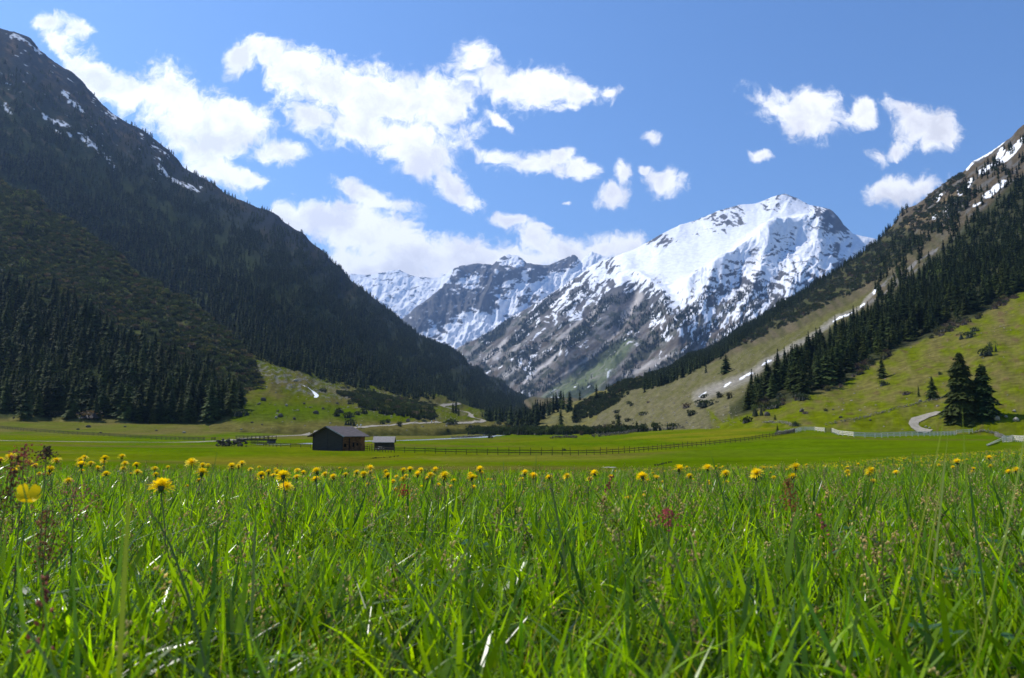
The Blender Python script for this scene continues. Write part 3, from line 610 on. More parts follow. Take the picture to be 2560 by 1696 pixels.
# --- middle rock buttress and glacier bowl
F_B = [(1040, 780, .05), (1070, 760, .05), (1110, 730, .12), (1140, 700, .35), (1160, 680, .2), (1190, 665, .18), (1230, 668, .22), (1260, 650, .62), (1271, 636, .62), (1290, 645, .8), (1330, 662, .35), (1370, 672, .2), (1400, 660, .15), (1430, 650, .22), (1440, 670, .5), (1479, 636, .8), (1500, 650, .95), (1560, 650, 1.0), (1610, 645, .95),
       (1150, 712, .6), (1180, 700, .75), (1210, 715, .3), (1130, 760, .03), (1170, 750, .03), (1210, 760, .04), (1100, 790, .04), (1250, 700, .25), (1290, 690, .12), (1340, 690, .1), (1240, 725, .4), (1280, 720, .5), (1220, 780, .3), (1280, 740, .75), (1270, 765, .9), (1310, 750, .35), (1330, 735, .4), (1300, 715, .9), (1340, 715, .96), (1380, 700, 1.0), (1420, 690, 1.0), (1460, 670, 1.0), (1400, 730, .9), (1360, 760, .6),
       (1230, 795, .9), (1180, 810, .96), (1130, 830, .85), (1160, 850, .9), (1080, 830, .6), (1200, 790, .85), (1300, 785, .9), (1060, 810, .2), (1100, 815, .4), (1250, 820, .9)]
def build_mid():
    sky = [(900, 860, 7600), (960, 830, 7700), (1015, 790, 7800), (1058, 755, 7900), (1093, 729, 8000), (1128, 698, 8050), (1154, 668, 8100), (1188, 655, 8200), (1232, 659, 8300), (1249, 642, 8400), (1271, 630, 8450), (1290, 634, 8450), (1305, 642, 8400), (1318, 655, 8400), (1370, 663, 8500), (1409, 651, 8600), (1435, 639, 8700), (1453, 653, 8800), (1479, 626, 9000), (1500, 634, 9000), (1518, 640, 9000), (1565, 637, 9200), (1610, 633, 9300), (1700, 640, 9400), (1900, 660, 9500)]
    base = [(900, 960, 6400), (1300, 960, 6400), (1900, 960, 6400)]
    mid = [(900, 880, 7000), (1100, 790, 7250), (1200, 780, 7250), (1280, 745, 7500), (1400, 735, 7800), (1600, 720, 8200), (1900, 720, 8400)]
    V = loft([base, mid, sky], (900, 1900), 560, [110, 170, 10], 1, 10, behind=[(250, -200), (900, -900)])
    N = normals(V); px, py = project(V[..., 0], V[..., 1], V[..., 2])
    h = (ridged((px * .9 + py * .4) / 42, (py * .9 - px * .4) / 90, 6, 111) - 0.6) * 75 + fbm(px / 30, py / 22, 6, 112) * 40
    h += 130 * np.exp(-segdist(px, py, [(1154, 668), (1150, 710), (1110, 760), (1060, 800)]) / 22) + 120 * np.exp(-segdist(px, py, [(1435, 640), (1380, 672), (1320, 700), (1240, 705), (1210, 770)]) / 16)
    skypy = np.interp(px, [s[0] for s in sky], [s[1] for s in sky]); h *= np.clip(0.18 + np.abs(py - skypy) / 40, 0, 1)
    V = V + N * h[..., None]
    px, py = project(V[..., 0], V[..., 1], V[..., 2])
    f = idw(px, py, F_B, 3.4); n1 = fbm(px / 22, py / 10, 6, 113, gain=.62); n2 = fbm((px + py) / 9, (px - py) / 30, 5, 114)
    f = sstep(.22, .78, f + .5 * fbm(px / 26, py / 14, 4, 118) * (f > .06)); f = np.where(f > .93, 1, f * .92 + .01); nn = uni(0.7 * uni(n1) + 0.3 * uni(n2)); s = sstep(-0.05, 0.05, f - nn); s = np.where(f > 0.975, 1, s)
    g = fbm(px / 10, py / 30, 5, 115)
    c = mixc(np.broadcast_to(ROCKD * 0.85, V.shape), ROCK * 0.7, np.clip(0.35 + g * 1.3, 0, 1)); c = mixc(c, SNOW, s)
    add_surface('buttress', V, c, M_far, 'mountain', 'dark rock buttress and snow bowl beyond the valley head')
build_mid()
def build_back():
    sky = [(700, 700, 10500), (820, 690, 10600), (889, 683, 10700), (928, 684, 10800), (945, 680, 10800), (967, 677, 10900), (985, 672, 10950), (997, 671, 11000), (1015, 680, 11000), (1032, 688, 11000), (1067, 690, 11000), (1101, 687, 11000), (1132, 667, 11000), (1149, 670, 11000), (1180, 700, 11000), (1400, 760, 11000)]
    mid = [(700, 800, 9800), (900, 750, 9900), (1000, 770, 9900), (1200, 790, 9900), (1400, 800, 9900)]
    base = [(700, 930, 9000), (1000, 930, 9000), (1400, 930, 9000)]
    V = loft([base, mid, sky], (700, 1400), 380, [60, 120, 8], 1, 8, behind=[(300, -200), (900, -900)])
    N = normals(V); px, py = project(V[..., 0], V[..., 1], V[..., 2])
    h = (ridged((px * .8 + py * .5) / 50, (py * .8 - px * .5) / 110, 6, 121) - 0.6) * 90 + fbm(px / 24, py / 18, 6, 122) * 35
    skypy = np.interp(px, [s[0] for s in sky], [s[1] for s in sky]); h *= np.clip(0.3 + np.abs(py - skypy) / 40, 0, 1)
    V = V + N * h[..., None]
    f = 0.93 - 0.38 * np.exp(-np.abs(py - skypy) / 7) - 0.1 * sstep(760, 800, py); nn = uni(fbm(px / 30, py / 8, 6, 123, gain=.65)); s = sstep(-0.05, 0.05, f - nn)
    c = mixc(np.broadcast_to(ROCKD, V.shape), SNOW, s)
    add_surface('range', V, c, M_far, 'mountain', 'farthest snowfield range at the valley head')
build_back()

# ------------------------------------------------------------------ plant templates (numpy): V, tri faces, colours, material index
def tri_pack(parts):
    Vs, Fs, Cs, Ms = [], [], [], []; n = 0
    for (v, f, c, m) in parts:
        v = np.asarray(v, float).reshape(-1, 3); f = np.asarray(f, int).reshape(-1, 3)
        Vs.append(v); Fs.append(f + n); n += len(v)
        c = np.asarray(c, float); Cs.append(np.broadcast_to(c, (len(v), 3)) if c.ndim == 1 else c)
        Ms.append(np.full(len(f), m, int) if np.isscalar(m) else m)
    return np.vstack(Vs), np.vstack(Fs), np.vstack(Cs), np.concatenate(Ms)
def kites(root, tip, side, droop, w, cr, ct):
    """root, tip, side vectors [n,3]; a folded kite of four triangles each"""
    n = len(root); mid = root * 0.45 + tip * 0.55
    dz = np.zeros((n, 3)); dz[:, 2] = droop
    a = mid + side * w[:, None] - dz; b = mid - side * w[:, None] - dz
    V = np.stack([root, a, tip, b, mid], 1).reshape(-1, 3)
    k = np.arange(n)[:, None] * 5
    Fq = np.concatenate([k + np.array([0, 1, 4]), k + np.array([1, 2, 4]), k + np.array([2, 3, 4]), k + np.array([3, 0, 4])])
    Cc = np.stack([cr, (cr + ct) / 2, ct, (cr + ct) / 2, (cr + ct) / 2], 1).reshape(-1, 3)
    return V, Fq, Cc
def spruce(seed, nl=15, nb=10, rad=0.16, fork=1, dark=1.0, taper=0.85, low=0.04, tint=(1, 1, 1)):
    g = np.random.default_rng(seed); P = []
    h = np.repeat(np.linspace(low, 0.985, nl), nb); n = len(h)
    h = np.clip(h + g.normal(0, 0.9 / nl, n), low * 0.6, 0.99)
    az = g.random(n) * 6.283; prof = (1 - h) ** taper * np.clip(h / 0.22 + 0.42, 0, 1) + 0.012
    # uneven outline: some sides and whorls reach farther
    r = rad * prof * (0.72 + 0.5 * g.random(n)) * (1 + 0.16 * np.sin(h * 37 + seed) + 0.12 * np.sin(az * 2 + seed))
    d = np.stack([np.cos(az), np.sin(az), np.zeros(n)], 1)
    side = np.stack([-np.sin(az), np.cos(az), np.zeros(n)], 1)
    zr = np.stack([0 * h, 0 * h, h], 1)
    root = zr + d * 0.004; tip = zr + d * r[:, None]; tip[:, 2] -= r * (0.35 + 0.35 * (1 - h)) - 0.01
    w = r * 0.30 + 0.006
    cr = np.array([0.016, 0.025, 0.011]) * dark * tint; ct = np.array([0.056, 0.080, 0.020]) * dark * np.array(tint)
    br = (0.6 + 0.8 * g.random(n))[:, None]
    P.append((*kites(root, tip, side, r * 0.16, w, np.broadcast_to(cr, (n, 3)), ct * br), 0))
    if fork:
        for k in range(fork):
            t = 0.35 + 0.6 * g.random(n); s = np.where(g.random(n) < 0.5, -1, 1)
            rt = root * (1 - t)[:, None] + tip * t[:, None]; dd = d * 0.6 + side * (s * (0.5 + 0.5 * g.random(n)))[:, None]
            L = r * (0.42 + 0.2 * g.random(n)); tp = rt + dd * L[:, None]; tp[:, 2] -= L * 0.45
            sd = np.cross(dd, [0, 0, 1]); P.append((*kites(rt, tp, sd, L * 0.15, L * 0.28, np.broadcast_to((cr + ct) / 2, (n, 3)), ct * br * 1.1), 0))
    # inner core of dense twigs
    m = 7; hz = np.array([low + 0.02, 0.3, 0.6, 0.93]); cv = []
    for q in hz:
        for i in range(m):
            a = i / m * 6.283 + q * 9; rr = rad * (1 - q) ** taper * 0.42 + 0.004
            cv.append((math.cos(a) * rr, math.sin(a) * rr, q))
    cf = []
    for k in range(3):
        for i in range(m):
            a, b, c_, d_ = k * m + i, k * m + (i + 1) % m, (k + 1) * m + (i + 1) % m, (k + 1) * m + i; cf += [(a, b, c_), (a, c_, d_)]
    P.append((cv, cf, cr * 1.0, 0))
    return tri_pack(P)
def trunk_tpl(r=0.014, top=0.9, c=(0.10, 0.075, 0.055), m=1, low=-0.04):
    v, f = [], []; n = 6
    for z, q in ((low, 1.5), (0.03, 1.0), (0.4, 0.72), (top, 0.15)):
        for i in range(n): a = i / n * 6.283; v.append((math.cos(a) * r * q, math.sin(a) * r * q, z))
    for k in range(3):
        for i in range(n):
            a, b, c_, d_ = k * n + i, k * n + (i + 1) % n, (k + 1) * n + (i + 1) % n, (k + 1) * n + i; f += [(a, b, c_), (a, c_, d_)]
    return (v, f, np.array(c), m)
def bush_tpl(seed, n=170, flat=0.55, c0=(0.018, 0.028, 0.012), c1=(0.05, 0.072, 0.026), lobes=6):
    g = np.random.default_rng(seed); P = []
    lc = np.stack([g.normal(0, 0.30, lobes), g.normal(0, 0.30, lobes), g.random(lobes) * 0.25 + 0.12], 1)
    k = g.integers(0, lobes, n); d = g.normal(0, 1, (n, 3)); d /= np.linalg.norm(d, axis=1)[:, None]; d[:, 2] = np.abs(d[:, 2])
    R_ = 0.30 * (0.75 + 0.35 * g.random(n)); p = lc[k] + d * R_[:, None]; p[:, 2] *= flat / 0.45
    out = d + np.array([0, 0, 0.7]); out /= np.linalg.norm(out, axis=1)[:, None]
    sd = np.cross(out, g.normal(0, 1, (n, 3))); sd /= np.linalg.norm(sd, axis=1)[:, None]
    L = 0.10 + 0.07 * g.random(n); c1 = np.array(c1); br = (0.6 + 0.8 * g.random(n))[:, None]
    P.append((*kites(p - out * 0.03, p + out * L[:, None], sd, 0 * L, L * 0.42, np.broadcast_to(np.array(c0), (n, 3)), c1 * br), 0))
    # twiggy heart
    for q in range(lobes):
        v, f = [], []
        for i in range(6): a = i * 1.047; v.append((lc[q, 0] + math.cos(a) * 0.22, lc[q, 1] + math.sin(a) * 0.22, 0.0))
        v.append((lc[q, 0], lc[q, 1], (lc[q, 2] + 0.2) * flat / 0.45)); f = [(i, (i + 1) % 6, 6) for i in range(6)]
        P.append((v, f, np.array(c0), 0))
    return tri_pack(P)
def rock_tpl(seed, sub=2, sq=(1, .8, .6), rough=0.35):
    import bmesh
    bm = bmesh.new(); bmesh.ops.create_icosphere(bm, subdivisions=sub, radius=0.5)
    g = np.random.default_rng(seed); pl = g.normal(0, 1, (9, 3)); pl /= np.linalg.norm(pl, axis=1)[:, None]; dd = 0.30 + 0.16 * g.random(9)
    v = np.array([x.co[:] for x in bm.verts])
    for n_, d_ in zip(pl, dd):
        t = v @ n_; v = v - np.outer(np.maximum(t - d_, 0) * 0.92, n_)
    v = v * np.array(sq); v += np.stack([gn(v[:, 0] * 5 + seed, v[:, 1] * 5), gn(v[:, 1] * 5, v[:, 2] * 5 + seed), gn(v[:, 2] * 5, v[:, 0] * 5)], 1) * 0.03 * rough / 0.35
    f = np.array([[q.index for q in x.verts] for x in bm.faces]); bm.free()
    c = np.broadcast_to(np.array([0.25, 0.225, 0.18]), v.shape) * (0.8 + 0.35 * g.random((len(v), 1)))
    return v, f, c, np.zeros(len(f), int)

# ------------------------------------------------------------------ scatter: one object that carries its own templates
def scatter_group():
    ng = bpy.data.node_groups.get('scatter')
    if ng: return ng
    ng = bpy.data.node_groups.new('scatter', 'GeometryNodeTree')
    ng.interface.new_socket('Geometry', in_out='INPUT', socket_type='NodeSocketGeometry'); ng.interface.new_socket('Geometry', in_out='OUTPUT', socket_type='NodeSocketGeometry')
    N = ng.nodes.new; L = ng.links.new
    gi = N('NodeGroupInput'); go = N('NodeGroupOutput')
    def attr(name, t):
        a = N('GeometryNodeInputNamedAttribute'); a.data_type = t; a.inputs['Name'].default_value = name; return a.outputs['Attribute']
    cmp_ = N('FunctionNodeCompare'); cmp_.data_type = 'INT'; cmp_.operation = 'GREATER_EQUAL'
    tid = attr('tid', 'INT'); ins = [i for i in cmp_.inputs if i.enabled and i.type == 'INT']
    L(tid, ins[0]); ins[1].default_value = 0
    sg = N('GeometryNodeSeparateGeometry'); sg.domain = 'POINT'; L(gi.outputs[0], sg.inputs['Geometry']); L(cmp_.outputs[0], sg.inputs['Selection'])
    sp = N('GeometryNodeSplitToInstances'); sp.domain = 'POINT'; L(sg.outputs['Selection'], sp.inputs['Geometry']); L(tid, sp.inputs['Group ID'])
    mp = N('GeometryNodeMeshToPoints'); L(sg.outputs['Inverted'], mp.inputs['Mesh'])
    ip = N('GeometryNodeInstanceOnPoints'); L(mp.outputs[0], ip.inputs['Points']); L(sp.outputs[0], ip.inputs['Instance'])
    ip.inputs['Pick Instance'].default_value = True; L(attr('which', 'INT'), ip.inputs['Instance Index'])
    er = N('FunctionNodeEulerToRotation'); L(attr('rot', 'FLOAT_VECTOR'), er.inputs[0]); L(er.outputs[0], ip.inputs['Rotation']); L(attr('scl', 'FLOAT_VECTOR'), ip.inputs['Scale'])
    L(ip.outputs[0], go.inputs[0])
    return ng
def scatter(name, tpls, pts, which, rot, scl, mats, label, kind='stuff'):
    V, Fc, Cc, Mi, T = [], [], [], [], []; n = 0
    for k, (v, f, c, m) in enumerate(tpls):
        V.append(v); Fc.append(f + n); Cc.append(c); Mi.append(m); T.append(np.full(len(v), k)); n += len(v)
    nt_ = n; pts = np.asarray(pts, float)
    V = np.vstack(V + [pts]); Fc = np.vstack(Fc); Cc = np.vstack(Cc + [np.zeros((len(pts), 3))])
    o = mesh_np(name, V, Fc, 3, mats, Cc, smooth=False, matidx=np.concatenate(Mi)); me = o.data
    T = np.concatenate(T + [np.full(len(pts), -1)]).astype(np.int32)
    assert len(me.vertices) == len(V)
    a = me.attributes.new('tid', 'INT', 'POINT'); a.data.foreach_set('value', T)
    w = np.zeros(len(V), np.int32); w[nt_:] = which; a = me.attributes.new('which', 'INT', 'POINT'); a.data.foreach_set('value', w)
    r = np.zeros((len(V), 3), np.float32); r[nt_:] = rot; a = me.attributes.new('rot', 'FLOAT_VECTOR', 'POINT'); a.data.foreach_set('vector', r.ravel())
    s = np.ones((len(V), 3), np.float32); scl = np.asarray(scl, float); s[nt_:] = scl if scl.ndim == 2 else scl[:, None]
    a = me.attributes.new('scl', 'FLOAT_VECTOR', 'POINT'); a.data.foreach_set('vector', s.ravel())
    md = o.modifiers.new('scatter', 'NODES'); md.node_group = scatter_group()
    tag(o, label, None, None, kind)
    return o
def sample_surface(name, dens_fn, seed, maxn=200000):
    """dens_fn(px,py,P) -> plants per square metre (of map area); returns positions"""
    V = SURF[name][0]; g = np.random.default_rng(seed)
    A = V[:-1, :-1]; B = V[:-1, 1:]; D = V[1:, :-1]; Cn = (A + V[1:, 1:]) / 2
    area = np.abs((B[..., 0] - A[..., 0]) * (D[..., 1] - A[..., 1]) - (B[..., 1] - A[..., 1]) * (D[..., 0] - A[..., 0]))
    px, py = project(Cn[..., 0], np.maximum(Cn[..., 1], 1), Cn[..., 2])
    lam = area * dens_fn(px, py, Cn); cnt = g.poisson(np.clip(lam, 0, 1e4))
    ii, jj = np.nonzero(cnt); rep = cnt[ii, jj]; ii = np.repeat(ii, rep); jj = np.repeat(jj, rep)
    if len(ii) > maxn: k = g.choice(len(ii), maxn, replace=False); ii, jj = ii[k], jj[k]
    s = g.random(len(ii))[:, None]; t = g.random(len(ii))[:, None]
    P = (A[ii, jj] * (1 - s) + B[ii, jj] * s) * (1 - t) + (D[ii, jj] * (1 - s) + V[1:, 1:][ii, jj] * s) * t
    return P

M_needle = leaf_mat('conifer_needles', trans=0.12, rough=0.7, spec=0.06, tmul=(1.6, 1.7, 0.9), vary=0.35)
M_bark = surf_mat('bark', base=(0.10, 0.075, 0.055), attr=False, nscale=9, namt=0.4, bump=0.5, bdist=0.05)
M_leaf = leaf_mat('shrub_leaves', trans=0.25, rough=0.55, spec=0.25, vary=0.35)
M_rock = surf_mat('grey_rock', attr=True, nscale=2.2, namt=0.45, bump=0.8, bscale=4.0, bdist=0.12, detail=7)

# ------------------------------------------------------------------ conifers
forest = []      # (x, y, z, height, type)
def add_trees(P, hmin, hmax, seed, kind=0, tag_='main'):
    g = np.random.default_rng(seed); H = hmin + (hmax - hmin) * g.random(len(P)) ** 1.1
    for p, h in zip(P, H): forest.append((p[0], p[1], p[2], h, kind, tag_))
CLEAR = [(1092, 1004), (1165, 1000), (1175, 1020), (1222, 1040), (1225, 1064), (1090, 1066), (1080, 1030)]
def d_main(px, py, P):
    n = fbm(px / 45, py / 45, 4, 201); n2 = fbm((px - py) / 14, (px + py) / 60, 4, 64)
    treel = (py - 250) - px * 0.62
    d = np.where(treel > 40, 0.034, np.where(treel > -160, 0.034 * sstep(-190, 40, treel) ** 1.4 * (0.35 + 1.3 * (n > -0.05)), 0))
    d = d * (0.5 + 0.7 * sstep(-0.3, 0.1, n)) * np.where(n2 > 0.22, 0.3, 1)
    s = 0
    for a, b, w, st in SNOW_L: s = np.maximum(s, 1 - segdist(px, py, [a, b]) / (w * 1.3))
    d = d * (1 - np.clip(s * 3, 0, 1) * 0.85)
    d = d * (px > -250) * (P[..., 2] > 4)
    d = d * (1 - pmask(px, py, CLEAR, 4))
    return d * np.where(px < 600, 0.8, 1)
P = sample_surface('main', d_main, 1, 60000)
px, py = project(P[:, 0], P[:, 1], P[:, 2]); up_ = (py - 250) - px * 0.62 < 90
add_trees(P[~up_], 11, 21, 2); add_trees(P[up_], 7, 14, 3, 1)
f_poly = pmask
def d_spur(px, py, P):
    f = pmask(px, py, SPUR_FOREST, 8)
    e = sstep(30, 0, segdist(px, py, SPUR_FOREST[0:6])) * 0.25
    return (f * 0.034 + e * 0.012) * (px > -330) * (py < 1062 - 0 * px)
P = sample_surface('spur', d_spur, 5); 
px, py = project(P[:, 0], P[:, 1], P[:, 2]); add_trees(P, 8.5, 18.5, 6, 0, 'spur')
def base_r(px): return np.interp(px, [p[0] for p in RF_BASE], [p[1] for p in RF_BASE])
def top_r(px): return np.interp(px, [p[0] for p in RF_TOP], [p[1] for p in RF_TOP])
def d_right(px, py, P):
    n = fbm(px / 40, py / 30, 4, 211)
    b = base_r(px) + 7 * fbm(px / 18, px * 0, 3, 214); t = top_r(px)
    d = np.where((px > 1832) & (px < 2850) & (py < b - 4) & (py > t + 40), 0.042, 0)
    # thinner trees on the slope above
    upd = np.where((px > 2190) & (py < t + 70) & (py > np.interp(px, [2190, 2300, 2560], [640, 560, 330])), 0.020 * sstep(-0.2, 0.15, n), 0)
    sky = np.interp(px, [1600, 1700, 1800, 1900, 2000, 2100, 2180, 2260, 2350, 2560], [955, 908, 852, 790, 733, 668, 612, 525, 462, 310])
    ds = py - sky
    bandw = np.interp(px, [1600, 1700, 1800, 1900, 2000, 2100, 2200], [30, 42, 44, 36, 24, 16, 14])
    sk = np.where((px > 1610) & (px < 2270) & (ds < bandw), np.interp(px, [1610, 1850, 2000, 2100, 2270], [0.034, 0.030, 0.020, 0.014, 0.010]), 0)
    mid = np.where((px > 1700) & (px < 2300) & (ds < bandw * 3) & (ds > bandw), 0.0003, 0)
    return np.maximum(np.maximum(d, upd), np.maximum(sk, mid)) * (px < 2850)
P = sample_surface('right', d_right, 7, 12000); px, py = project(P[:, 0], P[:, 1], P[:, 2])
nr = P[:, 1] < 640; add_trees(P[nr], 8, 16.5, 8, 0, 'right'); add_trees(P[~nr], 7, 13, 9, 1, 'right')
def d_val(px, py, P):
    return 0.03 * pmask(px, py, [(1185, 1071), (1290, 1071), (1365, 1071), (1390, 1066), (1350, 1057), (1230, 1056), (1215, 1062)], 2) * (P[..., 1] > 520)
P = sample_surface('ground', d_val, 12, 2500); add_trees(P, 15, 24, 13, 0, 'valley')
def d_hum(px, py, P): return 0.016 * pmask(px, py, [(1290, 1080), (1300, 1050), (1343, 1030), (1400, 1014), (1410, 1024), (1360, 1046), (1330, 1080)], 5) + 0.0004 * (py > 985) * (px < 1560)
P = sample_surface('hummock', d_hum, 14); add_trees(P, 10, 19, 15, 0, 'valley')
for (px_, py_, hp) in [(1506, 966, 26), (1512, 962, 30), (1520, 960, 36), (1527, 957, 38), (1533, 956, 30), (1547, 954, 24), (1562, 951, 28), (1574, 948, 22), (1492, 973, 16), (1482, 978, 18), (1474, 982, 20), (1466, 986, 18), (1623, 937, 10), (1689, 938, 14)]:
    h = hit(px_, py_, ['hummock'])
    if h: forest.append((h.x, h.y, h.z - 0.5, hp / F * h.y, 0, 'hummock'))
# far trees on the white mountain's dark flanks
def d_white(px, py, P):
    n = fbm(px / 30, py / 20, 5, 103); g2 = fbm((px * .66 + py * .75) / 12, (px * .75 - py * .66) / 110, 5, 105)
    f = idw(px, py, F_M, 3.4)
    g4 = fbm((px * .66 + py * .75) / 30, (px * .75 - py * .66) / 150, 4, 108)
    return 0.012 * sstep(-0.05, 0.2, .5 * n + 1.6 * g4) * sstep(690, 780, py) * (f < 0.6) * (1 - pmask(px, py, [(1330, 1010), (1400, 955), (1500, 885), (1560, 845), (1590, 850), (1560, 900), (1510, 960), (1480, 1000)], 9) * 0.9)
Pw_ = sample_surface('white', d_white, 16, 36000)

# which trees show: paint nearest first on a coarse picture
def visible_trees(T):
    W, H = 1280, 848; occ = np.zeros((H, W), bool); vis = np.zeros(len(T))
    order = np.argsort([t[1] for t in T])
    tb = {}
    for i in order:
        x, y, z, h = T[i][:4]
        bx, by = project(x, y, z); tx, ty = project(x, y, z + h); hp = by - ty
        if hp < 14 and T[i][5] not in ('hummock',): continue
        if bx < -60 or bx > 2620: continue
        c0 = hit(bx, by - hp * 0.6)
        if c0 is not None and c0.y < y - 25: continue
        r = hp * 0.15
        n = 0
        y0, y1 = int(ty / 2), int(by / 2)
        for row in range(max(y0, 0), min(y1, H)):
            w = r / 2 * (row - y0 + 0.5) / max(y1 - y0, 1)
            a, b = int(bx / 2 - w), int(bx / 2 + w) + 1; a = max(a, 0); b = min(b, W)
            if b <= a: continue
            seg = occ[row, a:b]; n += (~seg).sum(); occ[row, a:b] = True
        vis[i] = n
    return vis
cand = [i for i, t in enumerate(forest) if t[1] < 1050]
vis = visible_trees([forest[i] for i in cand])
NTHING = 268
sel = [cand[k] for k in np.argsort(-vis)[:NTHING] if vis[k] > 3]
selset = set(sel)

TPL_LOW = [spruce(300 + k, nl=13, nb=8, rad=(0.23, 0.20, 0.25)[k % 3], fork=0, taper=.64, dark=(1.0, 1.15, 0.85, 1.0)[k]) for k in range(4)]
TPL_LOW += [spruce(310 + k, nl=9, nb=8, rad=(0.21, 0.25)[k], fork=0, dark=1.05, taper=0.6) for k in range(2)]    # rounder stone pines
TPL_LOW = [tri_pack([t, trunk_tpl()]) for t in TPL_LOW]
rest = [forest[i] for i in range(len(forest)) if i not in selset]
def put_forest(name, T, label, seed, tp, yel=None):
    g = np.random.default_rng(seed); n = len(T); A = np.array([t[:4] for t in T]); kd = np.array([t[4] for t in T])
    which = np.where(kd == 0, g.integers(0, 4, n), 3 + g.integers(0, 3, n))
    rot = np.stack([g.normal(0, 0.03, n), g.normal(0, 0.03, n), g.random(n) * 6.28], 1)
    s = A[:, 3]; wdt = s * (0.85 + 0.4 * g.random(n))
    A[:, 2] -= 0.3
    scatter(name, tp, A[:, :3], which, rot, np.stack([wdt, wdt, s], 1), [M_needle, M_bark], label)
put_forest('conifer_forest', [t for t in rest if t[5] == 'main'], 'dense dark conifer forest covering the left mountainside', 31, TPL_LOW)
put_forest('conifer_forest', [t for t in rest if t[5] == 'spur'], 'inner trees of the spruce wood on the near left spur', 32, TPL_LOW)
put_forest('conifer_forest', [t for t in rest if t[5] == 'right'], 'conifer forest crossing the right mountainside', 33, TPL_LOW)
put_forest('conifer_forest', [t for t in rest if t[5] in ('valley', 'hummock')], 'inner conifers of the wood across the valley bottom', 34, TPL_LOW)
put_forest('conifer_forest', [(p[0], p[1], p[2], 12 + 9 * rnd.random(), 0) for p in Pw_], 'far scattered conifers on the flanks of the snowy mountain', 35, TPL_LOW)

def tri_obj(name, tpl, mats, parent=None, smooth=False, link=True):
    v, f, c, m = tpl; return mesh_np(name, v, f, 3, mats, c, smooth=smooth, matidx=m, parent=parent, link=link)
def master_tree(seed, nl, nb, rad, fork, dark=1.0, taper=0.85, tint=(1, 1, 1), low=0.04):
    cr = spruce(seed, nl, nb, rad, fork, dark, taper, low, tint); v, f, c, m = trunk_tpl(); m = np.zeros(len(f), int)
    a = tri_obj('crown', cr, [M_needle], link=False); b = mesh_np('trunk', np.array(v), np.array(f), 3, [M_bark], np.broadcast_to(c, (len(v), 3)), matidx=m, link=False)
    return a, b
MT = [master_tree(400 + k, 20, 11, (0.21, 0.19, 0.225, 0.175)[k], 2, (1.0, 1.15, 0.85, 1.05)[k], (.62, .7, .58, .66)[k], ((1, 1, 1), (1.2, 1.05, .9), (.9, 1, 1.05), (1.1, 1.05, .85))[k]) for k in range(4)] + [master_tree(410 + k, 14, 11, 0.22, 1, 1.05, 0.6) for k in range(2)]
def place_tree(name, x, y, z, h, mt, label, cat, group=None, wd=1.0):
    e = empty(name, (x, y, z - 0.25), rnd.random() * 6.28)
    e.scale = (h * wd, h * wd, h); tag(e, label, cat, group)
    for src in mt:
        o = src.copy(); C.objects.link(o); o.parent = e
    return e
def where_tree(x, y, z, tg):
    bx, by = project(x, y, z)
    if tg == 'spur':
        a = 'left end' if bx < 200 else 'middle' if bx < 400 else 'right end'
        b = 'in the front row of' if by > 1012 else 'rising behind the front row of' if by > 930 else 'near the upper edge of'
        return 'dark spruce ' + b + ' the left wood, at its ' + a
    if tg == 'right':
        a = 'its low left tip' if bx < 2000 else 'its middle' if bx < 2250 else 'its high right part'
        b = 'at the lower edge' if by > base_r(bx) - 28 else 'in the thick'
        return 'dark spruce ' + b + ' of the slanting right forest, in ' + a
    if tg == 'main':
        return 'dark conifer above the stony fan on the left mountain, ' + ('over the waterfall' if bx < 850 else 'over the dark scrub' if bx < 1050 else 'near the winding track')
    if tg == 'valley':
        return 'spruce of the valley floor wood, ' + ('left part beside the clearing' if bx < 1290 else 'right part below the hummock')
    return 'small spruce on the crest of the mid-valley hummock' + (', in the dense clump' if 1500 < bx < 1540 else ', right of the clump' if bx >= 1540 else ', left of the clump')
AREA = {'spur': ('tall dark spruce at the visible edge of the wood below the shrubby left spur', 'spruces of the wood below the left spur'),
        'main': ('dark conifer on the lower forested slope of the left mountain', 'conifers on the lower left mountainside'),
        'right': ('dark spruce of the forest band slanting across the right slope', 'spruces of the slanting forest on the right slope'),
        'valley': ('spruce of the dark wood crossing the valley floor behind the low thicket', 'spruces of the wood across the valley floor'),
        'hummock': ('small spruce on the grassy crest of the mid-valley hummock', 'spruces on the crest of the hummock')}
for i in sel:
    x, y, z, h, kd, tg = forest[i]
    place_tree('spruce', x, y, z, h, MT[rnd.randrange(4)] if kd == 0 else MT[4 + rnd.randrange(2)], where_tree(x, y, z, tg), 'tree', AREA[tg][1], (1.0 if tg != 'right' else 1.15) + 0.3 * rnd.random())

# single conifers with places of their own
BIG = [master_tree(500, 64, 16, 0.25, 3, 1.05, 0.55, (1.15, 1.05, 0.9)), master_tree(501, 48, 16, 0.21, 3, 0.85, 0.45, (0.8, 1.0, 1.0), 0.02), master_tree(502, 26, 13, 0.25, 2, 1.0, 0.85)]
def on_px(px, py, names=None):
    h = hit(px, py, names); assert h, (px, py); return h
def single(px, py, hp, mt, label, wd=1.0, cat='tree', name='spruce'):
    h = on_px(px, py); place_tree(name, h.x, h.y, h.z, hp / F * h.y, mt, label, cat, None, wd); return h
single(2408, 1048, 170, BIG[0], 'large broad spruce beside the boulders on the right, taller of the pair', .88)
single(2462, 1046, 138, BIG[1], 'smooth narrow dark conifer touching the right side of the large broad spruce', .98)
single(2332, 998, 62, BIG[2], 'small pointed spruce above the dry stone wall, left of the large pair', 1.15)
single(2297, 992, 32, MT[3], 'thin sapling conifer just left of the small pointed spruce', 0.8)
single(1547, 1076, 46, MT[1], 'lone dark conical conifer standing before the pale scree slope', 1.35)
